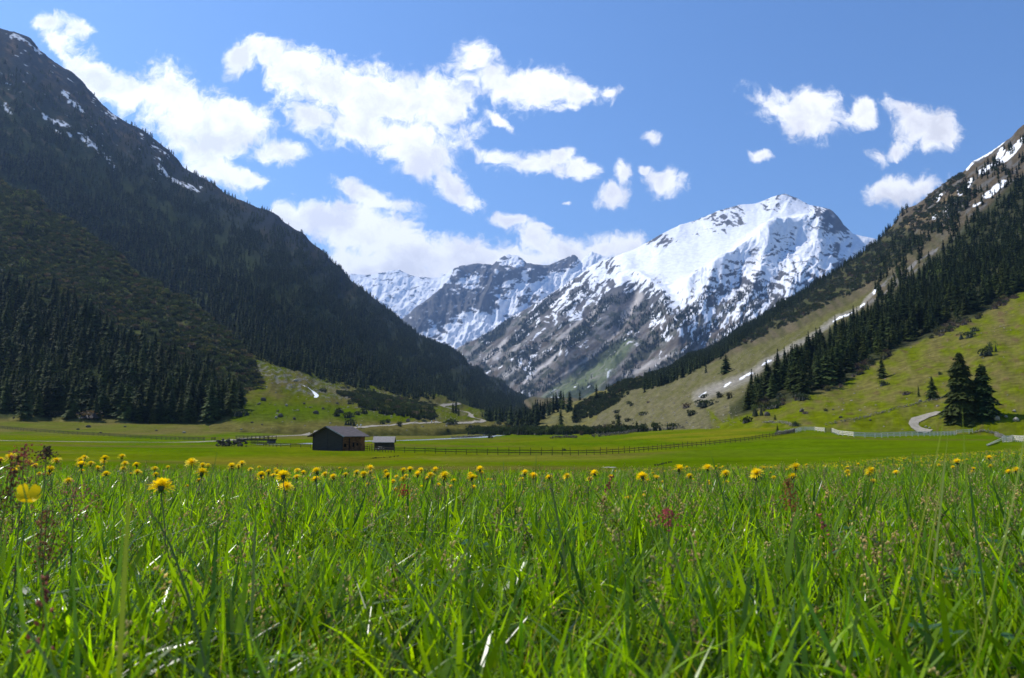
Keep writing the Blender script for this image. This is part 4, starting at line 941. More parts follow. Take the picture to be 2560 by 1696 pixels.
single(1529, 1081, 22, MT[2], 'short conifer just left of the lone conical conifer', 1.4)
single(1560, 1077, 22, MT[0], 'young conifer just right of the lone conical conifer', 1.0)
single(1592, 1075, 24, MT[2], 'bushy young conifer above the middle of the stone wall', 1.3)
single(1645, 1072, 14, MT[0], 'tiny conifer at the right end of the stone wall', 1.2)
single(1669, 1068, 12, MT[1], 'tiny conifer near the top corner of the yellow field, beside the wall', 1.2)
single(1938, 1050, 16, MT[0], 'small dark conifer behind the pale field corner wall', 1.1)
single(1944, 1082, 24, MT[1], 'small dark conifer in the stone heap where the brown fence meets the white fence', 1.1)
single(2206, 945, 58, MT[0], 'free standing spruce in a bay of the right forest edge', 1.1)
single(1132, 1032, 28, MT[1], 'conifer in the bend of the gravel track, left of the pair', 1.0)
single(1140, 1034, 34, MT[0], 'taller conifer in the bend of the gravel track', 1.0)
single(1052, 1040, 22, MT[2], 'dark conifer in the thicket on the stony fan', 1.1)
single(1147, 1040, 26, MT[3], 'slim conifer right of the pair in the track bend', 0.9)
single(253, 1036, 34, MT[1], 'small pale spruce standing out in front of the left wood, nearer the frame edge', 1.2)
single(305, 1040, 36, MT[2], 'crooked small spruce beside the gravel slip below the left wood', 1.1)
single(190, 1034, 48, MT[0], 'thin brownish spruce in front of the left wood', 1.0)
single(370, 1048, 72, MT[1], 'tall narrow spruce at the very front of the left wood, right of the slip', 1.0)

# ------------------------------------------------------------------ valley air
def build_haze(density):
    m = bpy.data.materials.new('valley_haze'); m.use_nodes = True; nt = m.node_tree; nt.nodes.clear()
    out = nt.nodes.new('ShaderNodeOutputMaterial'); pv = nt.nodes.new('ShaderNodeVolumePrincipled')
    pv.inputs['Color'].default_value = (0.36, 0.58, 1.0, 1); pv.inputs['Density'].default_value = density; pv.inputs['Anisotropy'].default_value = 0.5
    nt.links.new(pv.outputs[0], out.inputs['Volume'])
    mb = MB(); mb.box((-9500, -400, -60), (11500, 13500, 2950))
    o = mb.build('haze', m); tag(o, 'thin blue valley haze in front of the far mountains', None, None, 'stuff')
build_haze(5.0e-5)

# ------------------------------------------------------------------ shrubs and stones scattered as cover
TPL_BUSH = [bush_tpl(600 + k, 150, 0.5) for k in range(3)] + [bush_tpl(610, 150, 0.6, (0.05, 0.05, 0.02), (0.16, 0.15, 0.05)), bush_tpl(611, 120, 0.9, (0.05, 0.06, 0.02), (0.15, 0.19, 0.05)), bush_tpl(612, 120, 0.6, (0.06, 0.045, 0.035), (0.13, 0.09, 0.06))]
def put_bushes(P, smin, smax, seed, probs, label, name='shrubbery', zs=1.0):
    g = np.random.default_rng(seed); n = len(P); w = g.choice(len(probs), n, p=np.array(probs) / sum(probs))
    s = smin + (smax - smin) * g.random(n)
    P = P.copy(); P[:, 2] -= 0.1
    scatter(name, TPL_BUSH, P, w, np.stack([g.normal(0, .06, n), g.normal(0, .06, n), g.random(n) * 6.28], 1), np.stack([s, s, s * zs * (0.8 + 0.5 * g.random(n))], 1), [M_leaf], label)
def d_bspur(px, py, P):
    n = fbm(px / 60 + py / 90, py / 30 - px / 70, 5, 52)
    return 0.12 * (1 - pmask(px, py, SPUR_FOREST, 12)) * (px > -250) * (py < 1010) * sstep(0.50, 0.12, n)
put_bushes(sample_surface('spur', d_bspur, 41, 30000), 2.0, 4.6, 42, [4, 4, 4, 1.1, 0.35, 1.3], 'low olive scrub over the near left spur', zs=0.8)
thick = [(1148, 1082), (1160, 1062), (1290, 1060), (1440, 1066), (1560, 1072), (1650, 1079), (1640, 1084), (1450, 1088), (1250, 1088), (1160, 1086)]
P1 = sample_surface('ground', lambda px, py, P: 0.16 * pmask(px + 12 * gn(px / 20, py), py, thick, 2) * (P[..., 1] > 330), 43, 5000)
P2 = sample_surface('hummock', lambda px, py, P: 0.075 * np.maximum(pmask(px, py, [(1520, 975), (1560, 955), (1650, 942), (1700, 945), (1690, 960), (1600, 985), (1540, 994)], 3), pmask(px, py, [(1425, 1056), (1445, 1014), (1500, 986), (1560, 994), (1572, 1008), (1500, 1034), (1445, 1056)], 3)), 44, 6000)
P3 = sample_surface('fan', lambda px, py, P: 0.065 * np.maximum(pmask(px + 20 * gn(px / 25, py / 9), py, [(850, 985), (900, 980), (1000, 1000), (1100, 1022), (1180, 1040), (1150, 1058), (1060, 1052), (960, 1036), (870, 1008)], 3), 0.02 * (px > 800)) * (1 - pmask(px, py, CLEAR, 4)) * sstep(-.35, 0.1, gn(px / 18, py / 8, 3) + .2), 45, 5000)
P4 = sample_surface('right', lambda px, py, P: np.maximum(0.055 * pmask(px, py, [(1640, 940), (1700, 912), (1860, 862), (2050, 772), (2190, 700), (2300, 610), (2380, 560), (2440, 480), (2400, 430), (2250, 560), (2150, 650), (1950, 770), (1750, 880)], 8) * sstep(-.3, .1, fbm(px / 25, py / 16, 3, 9)), 0.0016 * ((py > 985) & (px > 1500) & (px < 2100))), 46, 9000)
P4b = sample_surface('right', lambda px, py, P: 0.10 * sstep(16, 2, np.abs(py - base_r(px) - 2)) * (px > 1900) * (px < 2750) * sstep(-.1, .15, gn(px / 22, py / 40, 4)), 461, 900)
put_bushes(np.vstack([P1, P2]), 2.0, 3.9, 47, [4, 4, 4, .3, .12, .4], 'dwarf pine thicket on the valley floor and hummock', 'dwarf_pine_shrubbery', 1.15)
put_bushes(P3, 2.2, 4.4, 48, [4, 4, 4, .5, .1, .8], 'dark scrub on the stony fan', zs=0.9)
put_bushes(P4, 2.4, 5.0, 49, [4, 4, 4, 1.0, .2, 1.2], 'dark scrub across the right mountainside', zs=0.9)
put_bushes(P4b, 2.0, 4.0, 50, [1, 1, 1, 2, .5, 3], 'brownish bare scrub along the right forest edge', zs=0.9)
# loose yellowish larches on the spur and slopes: single young trees in new leaf
def single_bush(px, py, w, k, label, cat='shrub', name='shrub', zs=1.0, names=None):
    h = hit(px, py, names)
    if h is None: return
    s = w / F * h.y
    e = empty(name, (h.x, h.y, h.z - 0.05), rnd.random() * 6.28); e.scale = (s, s, s * zs); tag(e, label, cat)
    v, f, c, m = TPL_BUSH[k]; o = tri_obj('foliage', TPL_BUSH[k], [M_leaf], parent=e)
for a in [(1795, 996, 17, 0, 'rounded dark shrub beside the snowy creek, left of the right forest tip', 1.3), (1762, 1018, 42, 1, 'wide low dark shrub on the pale stony slope left of the right forest', .55), (1727, 1040, 20, 2, 'dark shrub low on the pale stony slope above the yellow field', 1.1),
          (1820, 998, 16, 3, 'olive shrub touching the tip of the right forest', 1.2), (2065, 1029, 10, 0, 'small round shrub on the pasture below the middle of the right forest', 1.0), (2012, 1035, 18, 5, 'flat brown shrub on the pasture above the stone wall', .5),
          (2204, 966, 24, 0, 'dark low shrub alone on the pasture below the right forest', .8), (2422, 846, 30, 1, 'dark low shrub near the upper edge of the right pasture', .8), (2437, 829, 16, 2, 'small dark shrub just above the low shrub on the upper pasture', 1.0),
          (2467, 890, 28, 0, 'dark leafy shrub uphill of the large pair of spruces', 1.1), (2480, 880, 14, 4, 'little upright shrub right of the leafy shrub uphill of the spruces', 1.6), (2350, 938, 9, 0, 'tiny shrub on the slope between the small spruce and the large broad one', 1.3),
          (2268, 987, 24, 5, 'reddish brown low shrub left of the thin sapling', .5), (1412, 1128, 9, 0, 'tiny dark thorn shrub alone in the middle field behind the fence', 1.0), (1985, 1066, 20, 0, 'dark shrub at the corner where the pale path meets the white fence', .8),
          (1225, 1096, 12, 1, 'dark shrub on the stony bank of the stream', 1.2), (88, 1026, 30, 5, 'flat brownish shrub at the far left edge of the wood', .5), (145, 1040, 30, 3, 'low olive shrub in front of the left wood', .5), (230, 1046, 60, 5, 'wide low grey-brown shrub in front of the left wood', .4),
          (95, 1118 - 80, 26, 0, 'dark low shrub at the left foot of the wood', .5), (1120, 1062, 40, 0, 'broad dark shrub left of the track on the brown pasture', .45), (1120, 1081, 10, 1, 'small dark shrub alone on the brown pasture by the stream', 1.1), (600, 1041, 34, 1, 'rounded dark shrub at the right corner of the left wood', .7), (612, 1010, 30, 0, 'rounded dark shrub hanging over the fan beside the left wood', .8)]:
    single_bush(a[0], a[1], a[2], a[3], a[4], zs=a[5])
for (px_, py_, w_, lb) in [(62, 680, 20, 'bright yellow-green young tree low on the left spur'), (70, 588, 22, 'yellow-green young tree near the top of the left spur'), (43, 508, 18, 'small yellow-green tree on the upper edge of the left spur'), (262, 727, 18, 'yellow-green bushy tree in the middle of the scrubby spur'), (325, 772, 12, 'golden small bush in the lower middle of the scrubby spur'), (555, 938, 12, 'lime green small tree above the right end of the left wood'), (2340, 818 - 80 - 20, 26, 'lime green larch glowing inside the right forest'), (410, 743, 14, 'yellow-green tree at the upper right of the scrubby spur'), (290, 850, 13, 'pale green tree at the lower edge of the scrub on the left spur')]:
    single_bush(px_, py_, w_, 4, lb, 'tree', 'young_larch', 1.5)

TPL_ROCK = [rock_tpl(700 + k, 1 if k < 4 else 2, ((1, .8, .55), (1, .7, .7), (.9, .9, .5), (1, .6, .45))[k % 4]) for k in range(6)]
def put_rocks(P, smin, smax, seed, label, pw=2.5):
    g = np.random.default_rng(seed); n = len(P); s = smin + (smax - smin) * g.random(n) ** pw
    scatter('scattered_stones', TPL_ROCK, P, g.integers(0, 6, n), g.normal(0, .25, (n, 3)) + np.array([0, 0, 1]) * g.random((n, 1)) * 6.28, s, [M_rock], label)
P1 = sample_surface('fan', lambda px, py, P: 0.03 * sstep(-.1, .25, fbm(px / 16, py / 7, 3, 18)) + 0.16 * pmask(px, py, [(620, 895), (720, 920), (830, 955), (960, 978), (1000, 1000), (880, 1000), (790, 990), (700, 968), (640, 940)], 10) * sstep(-.1, .2, fbm(px / 20, py / 8, 3, 19)) + 0.03 * pmask(px, py, [(860, 990), (1150, 1040), (1140, 1058), (1000, 1050), (860, 1020)], 10), 51, 7000)
put_rocks(P1, 0.3, 2.0, 52, 'pale stones strewn over the fan below the left forest')
P2 = sample_surface('right', lambda px, py, P: (0.11 * pmask(px, py, [(2050, 800), (1850, 885), (1700, 940), (1600, 990), (1450, 1050), (1300, 1085), (1830, 1085), (1850, 1010), (1900, 935)], 8) * sstep(-.25, .2, fbm(px / 30, py / 14, 3, 29) + (py - 960) / 400) + 0.028 * (py > base_r(px) + 3) * (px > 1825) * sstep(-.3, .15, fbm(px / 26, py / 12, 4, 39)) + 0.05 * (np.abs(py - 1068 + (px - 1700) * .1) < 12) * (px < 1950)) * (px < 2850), 53, 14000)
put_rocks(P2, 0.25, 1.5, 54, 'pale stones strewn over the right slope', 3.0)
P3 = sample_surface('ground', lambda px, py, P: 0.010 * pmask(px, py, [(2150, 1040), (2560, 1000), (2700, 1085), (2420, 1080), (2200, 1078)], 6) * (P[..., 1] > 175) + 0.003 * pmask(px, py, [(-300, 1045), (560, 1062), (900, 1070), (900, 1090), (500, 1090), (0, 1068), (-300, 1060)], 5) * (P[..., 1] > 240), 55, 1500)
put_rocks(P3, 0.2, 1.0, 56, 'small stones lying in the far pastures', 3.0)

BOULD = [(658, 1002, 21), (646, 1012, 12), (694, 1029, 10), (716, 1015, 12), (760, 1011, 13), (702, 1043, 20), (735, 1049, 14), (775, 1020, 9), (808, 1024, 12), (790, 1035, 20), (737, 954, 17), (880, 1053, 10), (855, 1033, 15), (842, 1010, 12), (1020, 1055, 17), (630, 1058, 9), (655, 1063, 9), (690, 1046, 12),
         (221, 1069, 14), (313, 1068, 9), (391, 1078, 8), (195, 1075, 9), (252, 1083, 9), (34, 1046, 8), (460, 1083, 10), (60, 1052, 12), (1918, 1040, 22), (2102, 1045, 11), (2083, 1026, 9), (2004, 1030, 18), (2494, 1050, 25), (2515, 1044, 16), (2541, 1053, 20), (2315, 1068, 8), (2324, 1071, 8), (2176, 1052, 9), (2301, 1004, 11), (2400, 1043, 8), (2536, 1030, 12)]
BL = {(658, 1002): 'large dark boulder high on the left of the green fan', (737, 954): 'pale grey boulder beside the little waterfall', (1918, 1040): 'big dark-mouthed boulder below the tip of the right forest', (2494, 1050): 'large white boulder below the pair of big spruces', (2541, 1053): 'white boulder right of the largest white boulder', (2515, 1044): 'flat white rock behind the two white boulders',
      (760, 1011): 'squat dark boulder in the middle of the fan', (702, 1043): 'wide dark boulder low on the fan, left of the barn', (790, 1035): 'broad jagged boulder group stone behind the barn ridge', (1020, 1055): 'grey boulder beside the track right of the barn', (880, 1053): 'dark upright boulder above the barn roof end', (221, 1069): 'grey boulder behind the left fence', (2004, 1030): 'flat grey slab boulder on the right pasture', (2102, 1045): 'grey boulder above the long stone wall', (2301, 1004): 'pale round boulder below the thin sapling'}
def shade_rock(t, q): return (t[0], t[1], t[2] * q, t[3])
RM = [tri_obj('boulder', shade_rock(rock_tpl(720 + k, 3, ((1, .8, .62), (1, .75, .5), (.9, .9, .75))[k]), q), [M_rock], link=False) for q in (.38, 1.25) for k in range(3)]  # darker copies have the boulders' shade put into their colour, the others are pale
for i, (px_, py_, w_) in enumerate(BOULD):
    h = hit(px_, py_); s = w_ / F * h.y * .9
    o = RM[i % 3 + (3 if (px_ > 2290 or px_ == 737 or i % 7 == 3) else 0)].copy(); C.objects.link(o); o.location = (h.x, h.y, h.z + s * 0.15); o.scale = (s, s * 0.8, s); o.rotation_euler = (0, 0, rnd.random() * 6.28)
    left = px_ < 1100
    tag(o, BL.get((px_, py_), 'small grey boulder on the ' + ('pasture behind the left fence' if py_ > 1058 and px_ < 500 else 'green fan left of and above the barn' if left else 'pasture between the white fence and the right forest')), 'boulder', 'boulders on the left pasture and fan' if left else 'boulders on the right pasture')

# ------------------------------------------------------------------ track, stream, snow water
def drape(pxs, names, width, step=3.0, lift=0.06):
    pts = [hit(a, b, names) for a, b in pxs]; pts = [p for p in pts if p is not None]
    L = []
    for a, b in zip(pts[:-1], pts[1:]):
        n = max(1, int((b - a).length / step)); L += [a.lerp(b, k / n) for k in range(n)]
    L.append(pts[-1]); q = np.array([[p.x, p.y] for p in L])
    for _ in range(3): q[1:-1] = (q[:-2] + 2 * q[1:-1] + q[2:]) / 4
    t = np.gradient(q, axis=0); t /= np.linalg.norm(t, axis=1)[:, None]; nrm = np.stack([-t[:, 1], t[:, 0]], 1)
    wd = width(np.linspace(0, 1, len(q))) if callable(width) else np.full(len(q), width)
    wd = wd * (1 + 0.35 * gn(q[:, 0] / 7, q[:, 1] / 7, 77))
    V = []
    for k in range(len(q)):
        for s in (-1, -0.5, 0, 0.5, 1):
            x, y = q[k] + nrm[k] * s * wd[k] / 2; V.append((x, y, drop(x, y, names) + lift))
    return np.array(V), gfaces(len(q), 5)
M_track = surf_mat('pale_gravel', base=(0.30, 0.27, 0.21), nscale=0.8, namt=0.25, bump=0.3, bdist=0.05)
M_water = surf_mat('stream_water', base=(0.16, 0.18, 0.19), base2=(0.50, 0.53, 0.55), rough=0.25, spec=0.5, nscale=1.3, namt=0.35, bump=0.6, bdist=0.1)
M_foam = surf_mat('white_water', base=(0.75, 0.77, 0.80), rough=0.6, nscale=2.0, namt=0.2)
def ribbon(name, pxs, names, width, mat, label, lift=0.06, kind='structure', cat=None):
    V, f = drape(pxs, names, width, lift=lift); o = mesh_np(name, V, f, 4, mat, None); tag(o, label, cat, None, kind); return o
ribbon('track', [(-80, 1102), (120, 1104), (300, 1106), (420, 1107), (510, 1105), (560, 1102), (584, 1099)], ['ground'], 3.2, M_track, 'pale gravel track crossing the left field', 0.05)
ribbon('track', [(600, 1097), (680, 1092), (770, 1085), (850, 1078), (893, 1070), (930, 1065), (990, 1062), (1060, 1058), (1100, 1056)], ['ground', 'fan'], 3.4, M_track, 'pale gravel track running behind the barn', 0.10)
ribbon('track', [(1130, 1059), (1175, 1058), (1200, 1056), (1210, 1053), (1203, 1049), (1185, 1046), (1176, 1042), (1178, 1037), (1168, 1031), (1150, 1027), (1125, 1022), (1104, 1016), (1112, 1013), (1150, 1009)], ['ground', 'fan'], 5.0, M_track, 'winding pale track climbing past the conifers', 0.35)
ribbon('track', [(2352, 1031), (2330, 1036), (2302, 1044), (2280, 1055), (2276, 1062), (2285, 1072), (2300, 1080), (2322, 1083)], ['ground', 'right'], 3.6, M_track, 'curved gravel track behind the white fence', 0.22)
ribbon('stream', [(640, 1112), (700, 1112), (740, 1112), (790, 1109), (860, 1106), (920, 1103), (990, 1102), (1060, 1100), (1130, 1097), (1190, 1095), (1240, 1090), (1252, 1089)], ['ground'], 6.0, M_water, 'shallow pale stream winding behind the barn and shed', 0.05)
ribbon('stream', [(757, 965), (770, 970), (782, 978), (790, 986), (792, 991), (788, 995)], ['fan'], lambda t: 3.0 - 2.4 * np.abs(t - .5), M_foam, 'small white waterfall tumbling down the fan', 0.15)

# ------------------------------------------------------------------ wooden fences
M_wood = surf_mat('weathered_wood', base=(0.10, 0.088, 0.072), nscale=6, namt=0.4, bump=0.4, bdist=0.02, stretch=(1, 1, 1))
M_woodd = surf_mat('dark_fence_wood', base=(0.055, 0.045, 0.035), nscale=6, namt=0.4)
M_woodl = surf_mat('bleached_wood', base=(0.62, 0.57, 0.47), nscale=6, namt=0.3)
def fence(pxs, post_h, nrails, spacing, m_post, m_rail, label, group=None, rail_w=0.12, tall=0.0, rail_at=None, names=None, maxpost=98):
    pts = [on_px(a, b, names or ['ground', 'right']) for a, b in pxs]
    tot = sum((b - a).length for a, b in zip(pts[:-1], pts[1:])); spacing = max(spacing, tot / maxpost)
    L, acc = [], 0.0
    for a, b in zip(pts[:-1], pts[1:]):
        d = (b - a).length
        while acc < d: L.append(a.lerp(b, acc / d)); acc += spacing
        acc -= d
    L.append(pts[-1])
    root = empty('fence', (L[0].x, L[0].y, drop(L[0].x, L[0].y, names or ['ground', 'right']))); tag(root, label, 'fence', group)
    base = [Vector((p.x, p.y, drop(p.x, p.y, names or ['ground', 'right']))) for p in L]; o0 = Vector(root.location)
    for p in base:
        mb = MB(); hh = post_h * (0.92 + 0.16 * rnd.random()) + (tall if rnd.random() < 0.3 else 0); lean = Vector((rnd.gauss(0, .03), rnd.gauss(0, .03), 0))
        mb.bar((0, 0, -0.2), Vector((0, 0, hh)) + lean * hh, 0.12 if m_post is not M_woodl else 0.20, n=6, r1=0.8)
        po = mb.build('post', m_post, root); po.location = p - o0
    for r in range(nrails):
        mb = MB(); fr = (rail_at or [0.32, 0.62, 0.92])[r] * post_h
        for a, b in zip(base[:-1], base[1:]):
            j = rnd.gauss(0, .02); mb.bar(a - o0 + Vector((0.02, -0.09, fr + j)), b - o0 + Vector((0.02, -0.09, fr + rnd.gauss(0, .02))), 0.05, rail_w, n=4)
        mb.build('rail', m_rail, root)
    return root, base
fence([(-60, 1068), (0, 1072), (60, 1078), (140, 1084), (200, 1088), (300, 1094), (400, 1100), (512, 1103)], 1.05, 3, 2.4, M_wood, M_wood, 'long grey wooden rail fence across the left field, ending at the track')
fence([(528, 1103), (538, 1103)], 1.1, 3, 1.0, M_woodd, M_woodd, 'short dark stub of fence beside the gap for the track')
fence([(912, 1127), (985, 1132), (1100, 1135), (1250, 1138), (1400, 1139), (1480, 1138), (1560, 1134), (1700, 1121), (1780, 1113), (1860, 1104), (1930, 1094), (1985, 1083)], 1.05, 2, 1.9, M_woodd, M_woodd, 'long dark post and rail fence crossing the middle field right of the shed', tall=0.3, rail_at=[0.42, 0.78])
fence([(1990, 1082), (2005, 1078), (2035, 1078), (2062, 1081)], 1.25, 3, 3.2, M_woodl, M_woodl, 'short bleached rail fence between the stone heap and the gate', rail_w=0.21)
fence([(2080, 1082), (2098, 1089), (2140, 1094), (2180, 1095), (2260, 1092), (2330, 1091), (2388, 1088)], 1.25, 3, 3.4, M_woodl, M_woodl, 'long bleached three-rail fence in front of the curved track', rail_w=0.21)
fence([(2391, 1086), (2432, 1083)], 1.25, 2, 3.4, M_woodl, M_woodl, 'short bleached fence panel joining the stone wall', rail_w=0.21, rail_at=[0.5, 0.9])
fence([(2508, 1106), (2532, 1103), (2570, 1106), (2640, 1108), (2760, 1110)], 1.3, 3, 3.2, M_woodl, M_woodl, 'bleached rail fence starting at the post by the end of the stone wall', rail_w=0.21)
fence([(628, 1113), (662, 1116), (700, 1119), (735, 1120), (776, 1121)], 0.95, 2, 2.2, M_woodd, M_woodd, 'low dark fence between the footbridge and the barn', rail_at=[0.45, 0.85])
# gate between the two bleached fences
ga, gb = on_px(2064, 1081), on_px(2079, 1082); e = empty('gate', ga); tag(e, 'narrow grey wooden gate between the two bleached fences', 'gate')
d = gb - ga; fm = MB(); 
for t in (0.04, 0.96): fm.bar(d * t + Vector((0, 0, 0)), d * t + Vector((0, 0, 1.2)), 0.1)
fm.build('gate_frame', M_wood, e); sm = MB()
for z in (0.25, 0.55, 0.85, 1.12): sm.bar(d * 0.05 + Vector((0, -.02, z)), d * 0.95 + Vector((0, -.02, z)), 0.05, 0.09)
sm.bar(d * 0.05 + Vector((0, -.05, .25)), d * 0.95 + Vector((0, -.05, 1.1)), 0.05, 0.08); sm.build('gate_bars', M_wood, e)
# fallen rails
e = empty('fallen_rails', on_px(2488, 1112)); tag(e, 'fallen bleached rails leaning against the fence end post', 'fence rails')
for k in range(3):
    a = on_px(2470, 1117 - k * 1.5, ['ground']); b = on_px(2507, 1106, ['ground']); mb = MB(); o0 = Vector(e.location)
    mb.bar(a - o0 + Vector((0, k * .2, 0.1)), b - o0 + Vector((0, 0, 0.25 + 0.3 * k)), 0.12, 0.12, n=6); mb.build('rail', M_woodl if k else M_woodd, e)

# ------------------------------------------------------------------ dry stone walls and heaps
def stone_wall(pxs, h, w, label, size=0.45, names=None, name='stone_wall', cat='wall', dens=1.0, dark=1.0):
    pts = [on_px(a, b, names or ['ground', 'right']) for a, b in pxs]; V, Fc, Cc = [], [], []; n = 0
    base = [rock_tpl(740 + k, 1, ((1, .8, .6), (1, .7, .5), (.9, .8, .7), (1, .9, .45))[k]) for k in range(4)]
    o0 = Vector((pts[0].x, pts[0].y, drop(pts[0].x, pts[0].y, names or ['ground', 'right'])))
    for a, b in zip(pts[:-1], pts[1:]):
        d = b - a; L = d.length; cnt = int(L * h * w * dens / (size ** 3) * 1.1) + 3; side = Vector((-d.y, d.x, 0)).normalized()
        for _ in range(cnt):
            t = rnd.random(); s = rnd.uniform(-.5, .5); zf = rnd.random() ** 0.8
            p = a + d * t + side * (s * w * (1 - 0.45 * zf)); hh = h * (0.75 + 0.3 * float(gn(t * L / 2.5, 3.0, 5)) + .15)
            z = drop(p.x, p.y, names or ['ground', 'right']) + zf * hh
            v, f, c, m = base[rnd.randrange(4)]; sc = size * (0.55 + 0.9 * rnd.random() ** 2)
            Rm = np.array(Euler((rnd.gauss(0, .4), rnd.gauss(0, .4), rnd.random() * 6.28)).to_matrix())
            V.append((v * sc) @ Rm.T + np.array([p.x - o0.x, p.y - o0.y, z - o0.z])); Fc.append(f + n); n += len(v); Cc.append(c * dark * (0.7 + 0.55 * rnd.random()))
    o = mesh_np(name, np.vstack(V), np.vstack(Fc), 3, M_rock, np.vstack(Cc), smooth=False); o.location = o0
    tag(o, label, cat); return o
stone_wall([(1482, 1094), (1500, 1092), (1560, 1086), (1600, 1080), (1640, 1077)], 1.3, 1.0, 'low dark dry stone wall at the upper edge of the middle field', 0.6, dark=.6)
stone_wall([(1647, 1077), (1665, 1075), (1690, 1073), (1710, 1072)], 1.2, 1.0, 'short dry stone wall right of the long low wall above the middle field', 0.6, dark=.7)
stone_wall([(1905, 1058), (1930, 1057), (1955, 1057), (1972, 1061), (1982, 1068)], 0.7, 1.6, 'pale curved dry stone wall at the top corner of the yellow field', 0.5, dark=1.2)
stone_wall([(2062, 1065), (2100, 1057), (2130, 1052), (2165, 1045), (2200, 1035), (2250, 1022), (2300, 1010), (2335, 1003), (2370, 995)], 0.9, 0.8, 'long dry stone wall climbing across the green pasture to the large spruces', 0.48, dark=.85)
stone_wall([(2433, 1082), (2452, 1080), (2470, 1081), (2490, 1087), (2508, 1097)], 1.0, 1.0, 'grey dry stone wall linking the bleached fences on the right', 0.42)
stone_wall([(1938, 1088), (1958, 1086), (1975, 1083), (1988, 1078)], 1.0, 1.3, 'heap of pale field stones where the dark and bleached fences meet', 0.45, name='stone_heap', cat='stone heap', dark=1.1)
stone_wall([(548, 1117), (566, 1116), (590, 1116), (608, 1117)], 1.6, 2.6, 'dark mound of stones under the left end of the footbridge', 0.7, name='stone_heap', cat='stone heap', dark=.35)
stone_wall([(1376, 1097), (1400, 1096), (1425, 1095), (1440, 1096)], 1.0, 2.0, 'dark heap of rubble and brushwood alone in the middle field', 0.5, name='rubble_heap', cat='rubble heap', dark=.5)
stone_wall([(1130, 1096), (1160, 1095), (1200, 1092), (1230, 1091)], 0.7, 2.2, 'stony bank of boulders along the bend of the stream', 0.6, name='stream_bank_stones', cat='stones', dark=.7)
# flat pale slab in the near field
h = on_px(1524, 1170); v, f, c, m = rock_tpl(760, 3, (1, .55, .05)); o = mesh_np('stone_slab', v, f, 3, M_rock, c * 1.5); o.location = (h.x, h.y, h.z + .03); o.scale = (45 / F * h.y,) * 3; tag(o, 'flat pale stone slab lying in the grass of the middle field', 'stone slab')
for (a, b, cc, dd) in [((930, 1147), (1000, 1141), 'thin dark ditch cut in the grass below the shed', 0), ((1640, 1165), (1680, 1156), 'dark broken ditch in the field right of the stone slab', 0)]:
    stone_wall([a, b], 0.12, 0.5, cc, 0.22, name='ditch', cat='ditch', dark=.12, dens=0.6)

# ------------------------------------------------------------------ barn
M_barn = surf_mat('grey_board_wall', base=(0.075, 0.066, 0.052), base2=(0.036, 0.032, 0.028), nscale=1.4, namt=0.35, stretch=(0.6, 0.6, 5), bump=0.6, bscale=1.5, bdist=0.03)
M_barnr = surf_mat('brown_board_wall', base=(0.07, 0.035, 0.018), base2=(0.24, 0.11, 0.045), nscale=0.9, namt=0.5, stretch=(1, 1, 5), bump=0.5, bdist=0.03)
M_roof = surf_mat('weathered_roof_boards', base=(0.17, 0.145, 0.135), base2=(0.115, 0.10, 0.10), nscale=0.8, namt=0.3, stretch=(4, .8, 1), bump=0.4, bdist=0.03)
M_roofl = surf_mat('grey_shingle_roof', base=(0.34, 0.31, 0.28), base2=(0.26, 0.23, 0.21), nscale=2.5, namt=0.25, bump=0.5, bdist=0.03)
M_dark = surf_mat('dark_opening', base=(0.012, 0.011, 0.01), nscale=2, namt=0.2)
M_trim = surf_mat('fascia_board', base=(0.30, 0.29, 0.28), nscale=3, namt=0.3)
M_joint = surf_mat('dark_board_gap', base=(0.03, 0.03, 0.03), nscale=3, namt=0.3)
def gable_house(root, W, Lg, he, hr, ov, m_wall, m_roof, m_side, thick=0.10, ovg=None):
    """W along x (gable, facing -y), Lg along +y; origin at front right corner; ridge runs along y"""
    ovg = ov if ovg is None else ovg
    mb = MB(); t = 0.12
    g = [(-W, 0), (0, 0), (0, he), (-W / 2, hr), (-W, he)]
    for y0, y1 in ((0, t), (Lg - t, Lg)):
        vs = [(x, y0, z) for x, z in g] + [(x, y1, z) for x, z in g]
        mb.add(vs, [(0, 1, 2, 3, 4), (9, 8, 7, 6, 5)] + [(i, i + 5, (i + 1) % 5 + 5, (i + 1) % 5) for i in range(5)])
    mb.build('gable_wall', m_wall, root)
    mb = MB(); mb.box((-t, t, 0), (-0.002, Lg - t, he)); mb.box((-W + .002, t, 0), (-W + t, Lg - t, he)); mb.build('side_wall', m_side, root)
    sl = (hr - he) / (W / 2); n = math.hypot(1, sl); tz = thick * n
    rb = MB()
    for s in (1, -1):
        xr, xe = -W / 2, (ov if s > 0 else -W - ov); ze = hr - abs(xe - xr) * sl; y0, y1 = -ovg, Lg + ovg
        lo = 0.01
        vs = [(xr, y0, hr + lo), (xe, y0, ze + lo), (xe, y1, ze + lo), (xr, y1, hr + lo)]; vt = [(x, y, z + tz) for x, y, z in vs]
        rb.add(vs + vt, [(0, 1, 2, 3), (7, 6, 5, 4), (0, 4, 5, 1), (1, 5, 6, 2), (2, 6, 7, 3)] if s > 0 else [(3, 2, 1, 0), (4, 5, 6, 7), (1, 5, 4, 0), (2, 6, 5, 1), (3, 7, 6, 2)])
    roof = rb.build('roof', m_roof, root)
    return roof, sl
def zg(x, y): return drop(x, y, ['ground'])
BC = on_px(856, 1128, ['ground']); yaw = R(-20)
bz = min(zg(BC.x, BC.y), zg(BC.x - 6, BC.y + 2), zg(BC.x + 2.7, BC.y + 7)) - 0.05
sB = BC.y / 150.0
e = empty('barn', (BC.x, BC.y, bz), yaw); e.scale = (sB,) * 3; tag(e, 'large dark timber barn with a low-pitched board roof in the field', 'barn')
